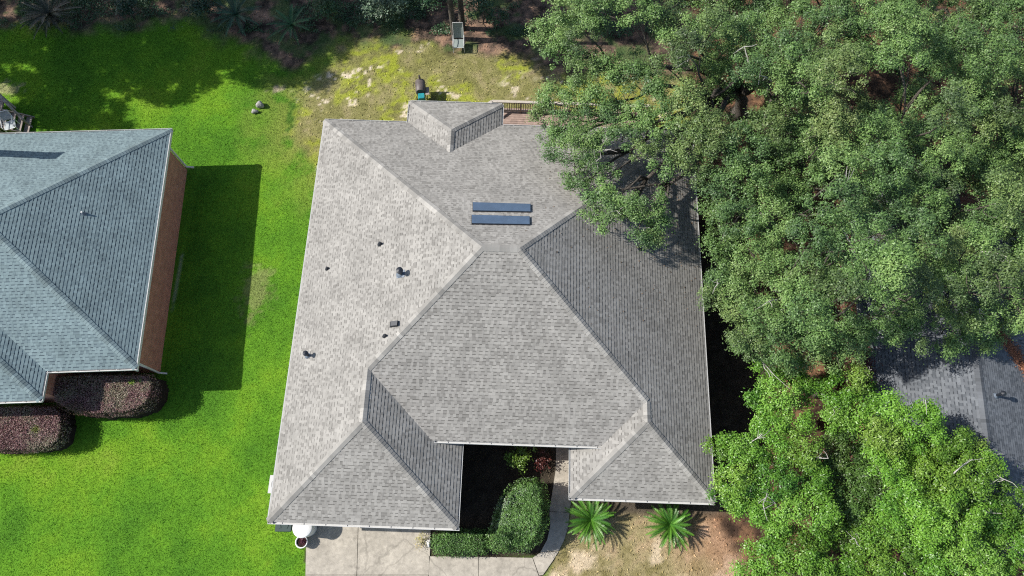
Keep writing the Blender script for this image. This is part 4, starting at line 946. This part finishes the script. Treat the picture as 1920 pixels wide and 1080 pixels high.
#MARK_TREES
# ------------------------------------------------------------------ trees
OAK = [(0.060, 0.112, 0.044), (0.094, 0.178, 0.052), (0.145, 0.255, 0.066), (0.225, 0.335, 0.105)]
def lobe(px, py, rpx, z): p = at(px, py, z); return (p[0], p[1], z, rpx * scale_at(p))
rng = np.random.default_rng(2024)
L_OAK = []
hand = [(1060, 20, 45, 8.3), (1120, 12, 50, 8.8), (1190, 15, 48, 9), (1250, 20, 45, 9), (1040, 72, 38, 7.6), (1008, 58, 24, 7.2), (1098, 60, 42, 8.2), (1062, 112, 34, 7), (1034, 100, 24, 6.8), (1095, 125, 34, 7), (1140, 128, 34, 7), (1190, 122, 34, 7.4),
        (1275, 55, 42, 9), (1292, 98, 40, 8.8), (1255, 125, 34, 8), (1040, 190, 40, 6.2), (1090, 185, 42, 6.6), (1145, 172, 40, 7), (1205, 165, 40, 7.4), (1130, 215, 42, 6.6), (1060, 232, 40, 6), (1190, 222, 40, 7), (1250, 180, 42, 7.6), (1295, 195, 40, 7.8), (1300, 240, 42, 7.4), (1240, 235, 36, 7),
        (1055, 268, 30, 5.8), (1048, 300, 24, 5.9), (1078, 328, 30, 6.1), (1095, 290, 26, 6), (1108, 378, 27, 6.4), (1124, 425, 20, 6.5), (1155, 372, 34, 6.8), (1208, 385, 40, 6.8), (1216, 438, 26, 6.6), (1178, 412, 32, 6.7), (1128, 350, 26, 6.4),
        (1245, 268, 30, 6.8), (1290, 282, 34, 7), (1335, 258, 42, 7.5), (1275, 308, 20, 6.6), (1345, 308, 40, 7), (1395, 268, 40, 7.8), (1350, 355, 34, 6.6), (1402, 335, 44, 7.4), (1345, 405, 30, 6), (1385, 405, 40, 6.8), (1350, 462, 30, 5.6), (1405, 462, 42, 6.8), (1448, 415, 40, 7),
        (1362, 522, 30, 5.8), (1408, 530, 42, 6.4), (1372, 580, 36, 5.8), (1425, 592, 42, 6.2), (1405, 640, 34, 5.8), (1455, 642, 40, 6), (1465, 560, 42, 6.6), (1455, 500, 38, 6.6), (1700, 632, 32, 6.4), (1665, 610, 40, 6.6), (1600, 620, 40, 6.4), (1540, 620, 40, 6.4), (1690, 585, 40, 7), (1800, 600, 34, 7), (1840, 612, 26, 7)]
for (a, b, c, z) in hand: L_OAK.append((a, b, c * 1.06, z + .4 + rng.normal(0, .2)))
HOLES = [(1200, 85, 52, 26), (1394, 185, 48, 42), (1520, 395, 36, 55), (1560, 480, 26, 30), (1690, 158, 70, 34), (1665, 205, 65, 34), (1600, 240, 40, 26), (1810, 385, 26, 34), (1862, 430, 16, 16), (1858, 552, 30, 34), (1590, 648, 20, 14), (1560, 575, 26, 40), (1705, 570, 20, 34), (1470, 335, 26, 20), (1880, 180, 34, 20), (1640, 480, 14, 22), (1735, 470, 22, 18)]
def hole(x, y, g=1.0): return any(((x - a) / (c * g)) ** 2 + ((y - b) / (d * g)) ** 2 < 1 for a, b, c, d in HOLES)
REG = [(1300, -60), (1330, 130), (1440, 235), (1430, 330), (1480, 420), (1480, 610), (1560, 600), (1640, 560), (1780, 585), (1960, 600), (1980, -60)]
tries = 0
while tries < 6000:
    tries += 1
    x, y = rng.uniform(1300, 1990), rng.uniform(-70, 640)
    if not inpoly(np.array(x), np.array(y), REG) or hole(x, y, 1.15): continue
    if any((x - l[0]) ** 2 + (y - l[1]) ** 2 < 46 ** 2 for l in L_OAK): continue
    L_OAK.append((x, y, rng.uniform(36, 56), 8.2 + 1.3 * math.sin(x * .012 + 1) + 1.0 * math.sin(y * .015) + rng.normal(0, 1.15)))
for (a, b, c, z) in [(1090, 255, 38, 6.6), (1128, 272, 30, 6.4), (1168, 262, 36, 6.8), (1205, 288, 26, 6.8), (1100, 312, 26, 6.5), (1240, 312, 22, 6.9), (1150, 395, 26, 6.9), (1190, 440, 22, 6.7), (1012, 215, 22, 6.2), (1025, 255, 22, 6.0), (1110, 405, 24, 6.6), (1145, 330, 22, 6.3), (1230, 415, 26, 6.6), (1225, 455, 18, 6.5), (1085, 350, 20, 6.2), (1310, 330, 26, 6.9), (1325, 560, 20, 5.9), (1330, 520, 20, 5.9)]: L_OAK.append((a, b, c, z + .4))
low = []; tries = 0
WREG = [(1330, 60), (1250, 0), (1250, -60), (1990, -60), (1990, 600), (1640, 640), (1500, 660), (1440, 640), (1345, 560), (1340, 300)]
while tries < 3000:
    tries += 1
    x, y = rng.uniform(1250, 1990), rng.uniform(-60, 660)
    if not inpoly(np.array(x), np.array(y), WREG) or hole(x, y, 1.0) or any((x - l[0]) ** 2 + (y - l[1]) ** 2 < 58 ** 2 for l in low): continue
    low.append((x, y, rng.uniform(40, 54), rng.uniform(4.6, 5.8)))
low += [(1420, 662, 36, 5.4), (1470, 682, 30, 5.2), (1560, 668, 32, 5.4), (1505, 655, 34, 5.4), (1530, 640, 34, 5.8), (1610, 655, 24, 5.2), (1380, 640, 26, 5.0)]
L_OAK += low
OT = [(1385, 212, 'spreading live oak whose bare forked trunk shows, limbs reaching over the main house roof'),
      (1330, 20, 'live oak at the top, its left branches over the shaded back yard corner'),
      (1500, 90, 'live oak at the top right of the forked trunk with pale dead limbs'),
      (1700, 60, 'live oak at the top above the gap of sunlit orange soil'),
      (1900, 60, 'live oak in the top right corner of the canopy'),
      (1440, 420, 'live oak close against the east eave of the main house'),
      (1640, 330, 'live oak below the gap of orange soil in the middle of the canopy'),
      (1860, 300, 'live oak by the right edge above the dark roof glimpse'),
      (1480, 600, 'low live oak beside the dark side yard of the main house'),
      (1720, 500, 'live oak overhanging the west slope of the slate roof'),
      (1890, 520, 'live oak at the right edge shading the slate roof ridge')]
groups = [[] for _ in OT]
for (x, y, r, z) in L_OAK:
    l = lobe(x, y, r, z)
    d = [math.hypot(at(a, b, z * .5)[0] - l[0], at(a, b, z * .5)[1] - l[1]) * (0.62 if i_ == 0 and x < 1330 and y > 140 else 1) for i_, (a, b, _) in enumerate(OT)]
    groups[int(np.argmin(d))].append(l)
for i_, ((a, b, lab), gl) in enumerate(zip(OT, groups)):
    if gl: tree('live_oak', lab, 'tree', at(a, b, 0), gl, OAK, 100 + i_, 'live oaks east of the house', trunk_r=.32 if i_ == 0 else .22, fork=3.2, dead=.14, leaf=.082, puff_k=21, puff_r=(.17, .38), leaf_k=1900)
BT = [(1440, 890, 'bright green tree touching the south east corner of the main roof',
       [(1385, 850, 50), (1440, 830, 50), (1500, 845, 46), (1372, 905, 46), (1440, 900, 56), (1512, 900, 46), (1405, 955, 44), (1470, 965, 50), (1535, 955, 44), (1350, 930, 26), (1350, 845, 26)], 5.0),
      (1530, 740, 'bright green tree north of the corner tree beside the pinkish bare gap', [(1452, 742, 40), (1445, 775, 30), (1500, 728, 34), (1568, 735, 42), (1440, 702, 32), (1482, 692, 30), (1600, 700, 26), (1425, 745, 28), (1640, 770, 28), (1604, 775, 36), (1560, 785, 32), (1490, 790, 34), (1610, 725, 26)], 4.6),
      (1745, 900, 'tall bright lime green tree in front of the slate roof', [(1720, 800, 48), (1775, 835, 50), (1700, 860, 54), (1765, 905, 56), (1820, 890, 44), (1685, 935, 50), (1740, 975, 56), (1800, 975, 50), (1735, 775, 30), (1672, 772, 32), (1655, 820, 36), (1820, 845, 32), (1848, 872, 30), (1650, 880, 36), (1740, 900, 60, -1.5), (1790, 950, 60, -1.5), (1700, 910, 55, -1.5), (1830, 1000, 50, -1.5), (1760, 850, 46, -1.5), (1690, 830, 44, -1.5), (1720, 1000, 56, -1.5)], 5.8),
      (1490, 1060, 'bright green tree at the bottom edge nearest the bare front yard', [(1440, 1050, 44), (1500, 1030, 50), (1560, 1050, 52), (1450, 1010, 36), (1410, 1075, 36), (1520, 1095, 56), (1590, 1010, 42)], 4.2),
      (1660, 1060, 'bright green tree at the bottom edge below the lime green tree', [(1630, 1050, 52), (1690, 1055, 54), (1750, 1065, 54), (1650, 1000, 40), (1700, 1110, 56)], 4.6),
      (1870, 1020, 'bright green tree in the bottom right corner with a pale broken branch', [(1830, 1045, 48), (1890, 1010, 50), (1930, 1060, 50), (1900, 950, 44), (1860, 975, 36), (1940, 980, 44), (1850, 1090, 50)], 4.8),
      (1890, 900, 'green tree by the right edge, coloured dark for the shade of the lime green tree', [(1880, 905, 36), (1915, 885, 34), (1930, 925, 34)], 3.6),
      (1600, 900, 'low green tree coloured dark for the shaded gap between the two bright trees', [(1590, 870, 40), (1610, 915, 44), (1585, 960, 42), (1625, 850, 36), (1570, 905, 38), (1600, 820, 38), (1560, 850, 34), (1640, 900, 36), (1630, 960, 40), (1545, 890, 34), (1650, 800, 26), (1560, 990, 36), (1600, 940, 40), (1580, 800, 30)], 3.7)]
for i_, (a, b, lab, ls, z) in enumerate(BT):
    r2 = np.random.default_rng(300 + i_); pal = [(0.075, 0.20, 0.022), (0.125, 0.285, 0.028), (0.18, 0.36, 0.040), (0.24, 0.41, 0.075)] if i_ == 2 else BR if i_ < 6 else [(0.04, 0.09, 0.02), (0.07, 0.14, 0.03), (0.11, 0.2, 0.04)]  # last palette puts shade into the leaf colour of the two low trees
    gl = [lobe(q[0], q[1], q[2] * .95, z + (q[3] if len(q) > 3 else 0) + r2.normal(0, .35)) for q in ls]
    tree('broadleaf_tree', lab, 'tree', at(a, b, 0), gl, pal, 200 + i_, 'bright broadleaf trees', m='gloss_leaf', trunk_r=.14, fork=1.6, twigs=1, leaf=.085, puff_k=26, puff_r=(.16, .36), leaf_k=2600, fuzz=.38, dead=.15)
# the woods beyond the back lawn: their crowns stand above and beside the frame and shade the lawn
def shade_tree(lab, x, y, h, R_, seed, n=9, tr=.2, name='pine_tree', pal=OAK, fork=None):
    r2 = np.random.default_rng(seed)
    gl = [(x + r2.uniform(-1, 1) * R_ * .75, y + r2.uniform(-1, 1) * R_ * .7, h + r2.uniform(-1.2, 1.2), R_ * r2.uniform(.34, .52)) for _ in range(n)]
    return tree(name, lab, 'tree', (x, y, 0), gl, pal, seed, 'trees of the back woods', trunk_r=tr, fork=fork or h * .7, twigs=0, leaf=.17, puff_k=5, puff_r=(.4, .7), leaf_k=230)
def shadow_lobe(px, py, rpx, z):        # a lobe of leaves at height z whose shadow falls on the ground at that place
    g = at(px, py, 0); k = z / math.tan(SUN_EL)
    return (g[0] - k * math.cos(SUN_TO), g[1] - k * math.sin(SUN_TO), z, rpx * scale_at(g))
def wood_tree(name, lab, base, lobes, seed, tr, fork):
    return tree(name, lab, 'tree', base, lobes, OAK, seed, 'trees of the back woods', trunk_r=tr, fork=fork, twigs=0, leaf=.16, puff_k=16, puff_r=(.25, .5), leaf_k=900)
p = at(867, 53); wood_tree('slender_tree', 'right one of two slender trunks behind the garden chair', (p[0], p[1], 0), [(p[0] + a, p[1] + b, c, 1.1) for a, b, c in ((0, 1, 9.5), (1, 2.4, 9), (-1, 2, 10), (1.6, .6, 9.8), (0, 3.4, 9))], 403, .16, 8.5)
p = at(852, 72); wood_tree('slender_tree', 'left one of two slender trunks behind the garden chair', (p[0], p[1], 0), [(p[0] - a, p[1] + b, c, 1.0) for a, b, c in ((0, 1, 9.5), (1, 2.4, 9), (2, 1.4, 10), (.6, 3.6, 9.4))], 404, .15, 8.5)
SH = [(-30, 90, 50), (40, 70, 50), (110, 75, 50), (180, 80, 50), (250, 70, 46), (315, 70, 46), (380, 70, 46), (50, 130, 46), (75, 175, 34), (120, 120, 46), (190, 125, 44), (255, 120, 48), (320, 120, 46), (365, 145, 34), (310, 160, 36), (265, 165, 30),
      (120, 195, 44), (180, 205, 40), (100, 230, 36), (205, 228, 26), (140, 160, 32), (440, 60, 44), (445, 115, 34), (500, 70, 44), (505, 120, 40), (560, 75, 44), (555, 125, 38), (605, 90, 36), (610, 55, 40), (560, 40, 44), (580, 145, 24), (420, 25, 50), (300, 25, 60), (200, 30, 60), (100, 25, 60), (0, 20, 60), (500, 20, 50), (640, 40, 40), (650, 10, 44), (700, 30, 34), (740, 20, 36), (800, 15, 36), (560, 10, 50), (610, 15, 50), (400, 100, 30), (345, 110, 40), (30, 215, 24), (-40, 210, 40)]
WT = [(-33.5, 24.0), (-30.5, 31.5), (-25.0, 32.0), (-20.5, 32.0)]
r2 = np.random.default_rng(9); wg = [[] for _ in WT]
for q in SH:
    l = shadow_lobe(q[0], q[1], q[2] * 1.2, 9.6 + r2.uniform(-.3, .8)); wg[int(np.argmin([math.hypot(a - l[0], b - l[1]) for a, b in WT]))].append(l)
for k, (b, ls) in enumerate(zip(WT, wg)):
    if ls: wood_tree('wood_tree', 'wood tree standing beyond the back lawn', (b[0], b[1], 0), ls, 420 + k, .24, 7.0)
ls = [shadow_lobe(a, b, c, 6.8) for a, b, c in ((930, 45, 34), (975, 70, 38), (1010, 105, 36), (1045, 125, 40), (940, 15, 40), (1010, 30, 46), (965, 100, 22))]
wood_tree('wood_tree', 'wood tree beyond the shrubs at the top edge, shading the chair corner', (-7.5, 31.5, 0), ls, 430, .2, 5.0)
for k, (px, py, r, h, pal, lab) in enumerate([
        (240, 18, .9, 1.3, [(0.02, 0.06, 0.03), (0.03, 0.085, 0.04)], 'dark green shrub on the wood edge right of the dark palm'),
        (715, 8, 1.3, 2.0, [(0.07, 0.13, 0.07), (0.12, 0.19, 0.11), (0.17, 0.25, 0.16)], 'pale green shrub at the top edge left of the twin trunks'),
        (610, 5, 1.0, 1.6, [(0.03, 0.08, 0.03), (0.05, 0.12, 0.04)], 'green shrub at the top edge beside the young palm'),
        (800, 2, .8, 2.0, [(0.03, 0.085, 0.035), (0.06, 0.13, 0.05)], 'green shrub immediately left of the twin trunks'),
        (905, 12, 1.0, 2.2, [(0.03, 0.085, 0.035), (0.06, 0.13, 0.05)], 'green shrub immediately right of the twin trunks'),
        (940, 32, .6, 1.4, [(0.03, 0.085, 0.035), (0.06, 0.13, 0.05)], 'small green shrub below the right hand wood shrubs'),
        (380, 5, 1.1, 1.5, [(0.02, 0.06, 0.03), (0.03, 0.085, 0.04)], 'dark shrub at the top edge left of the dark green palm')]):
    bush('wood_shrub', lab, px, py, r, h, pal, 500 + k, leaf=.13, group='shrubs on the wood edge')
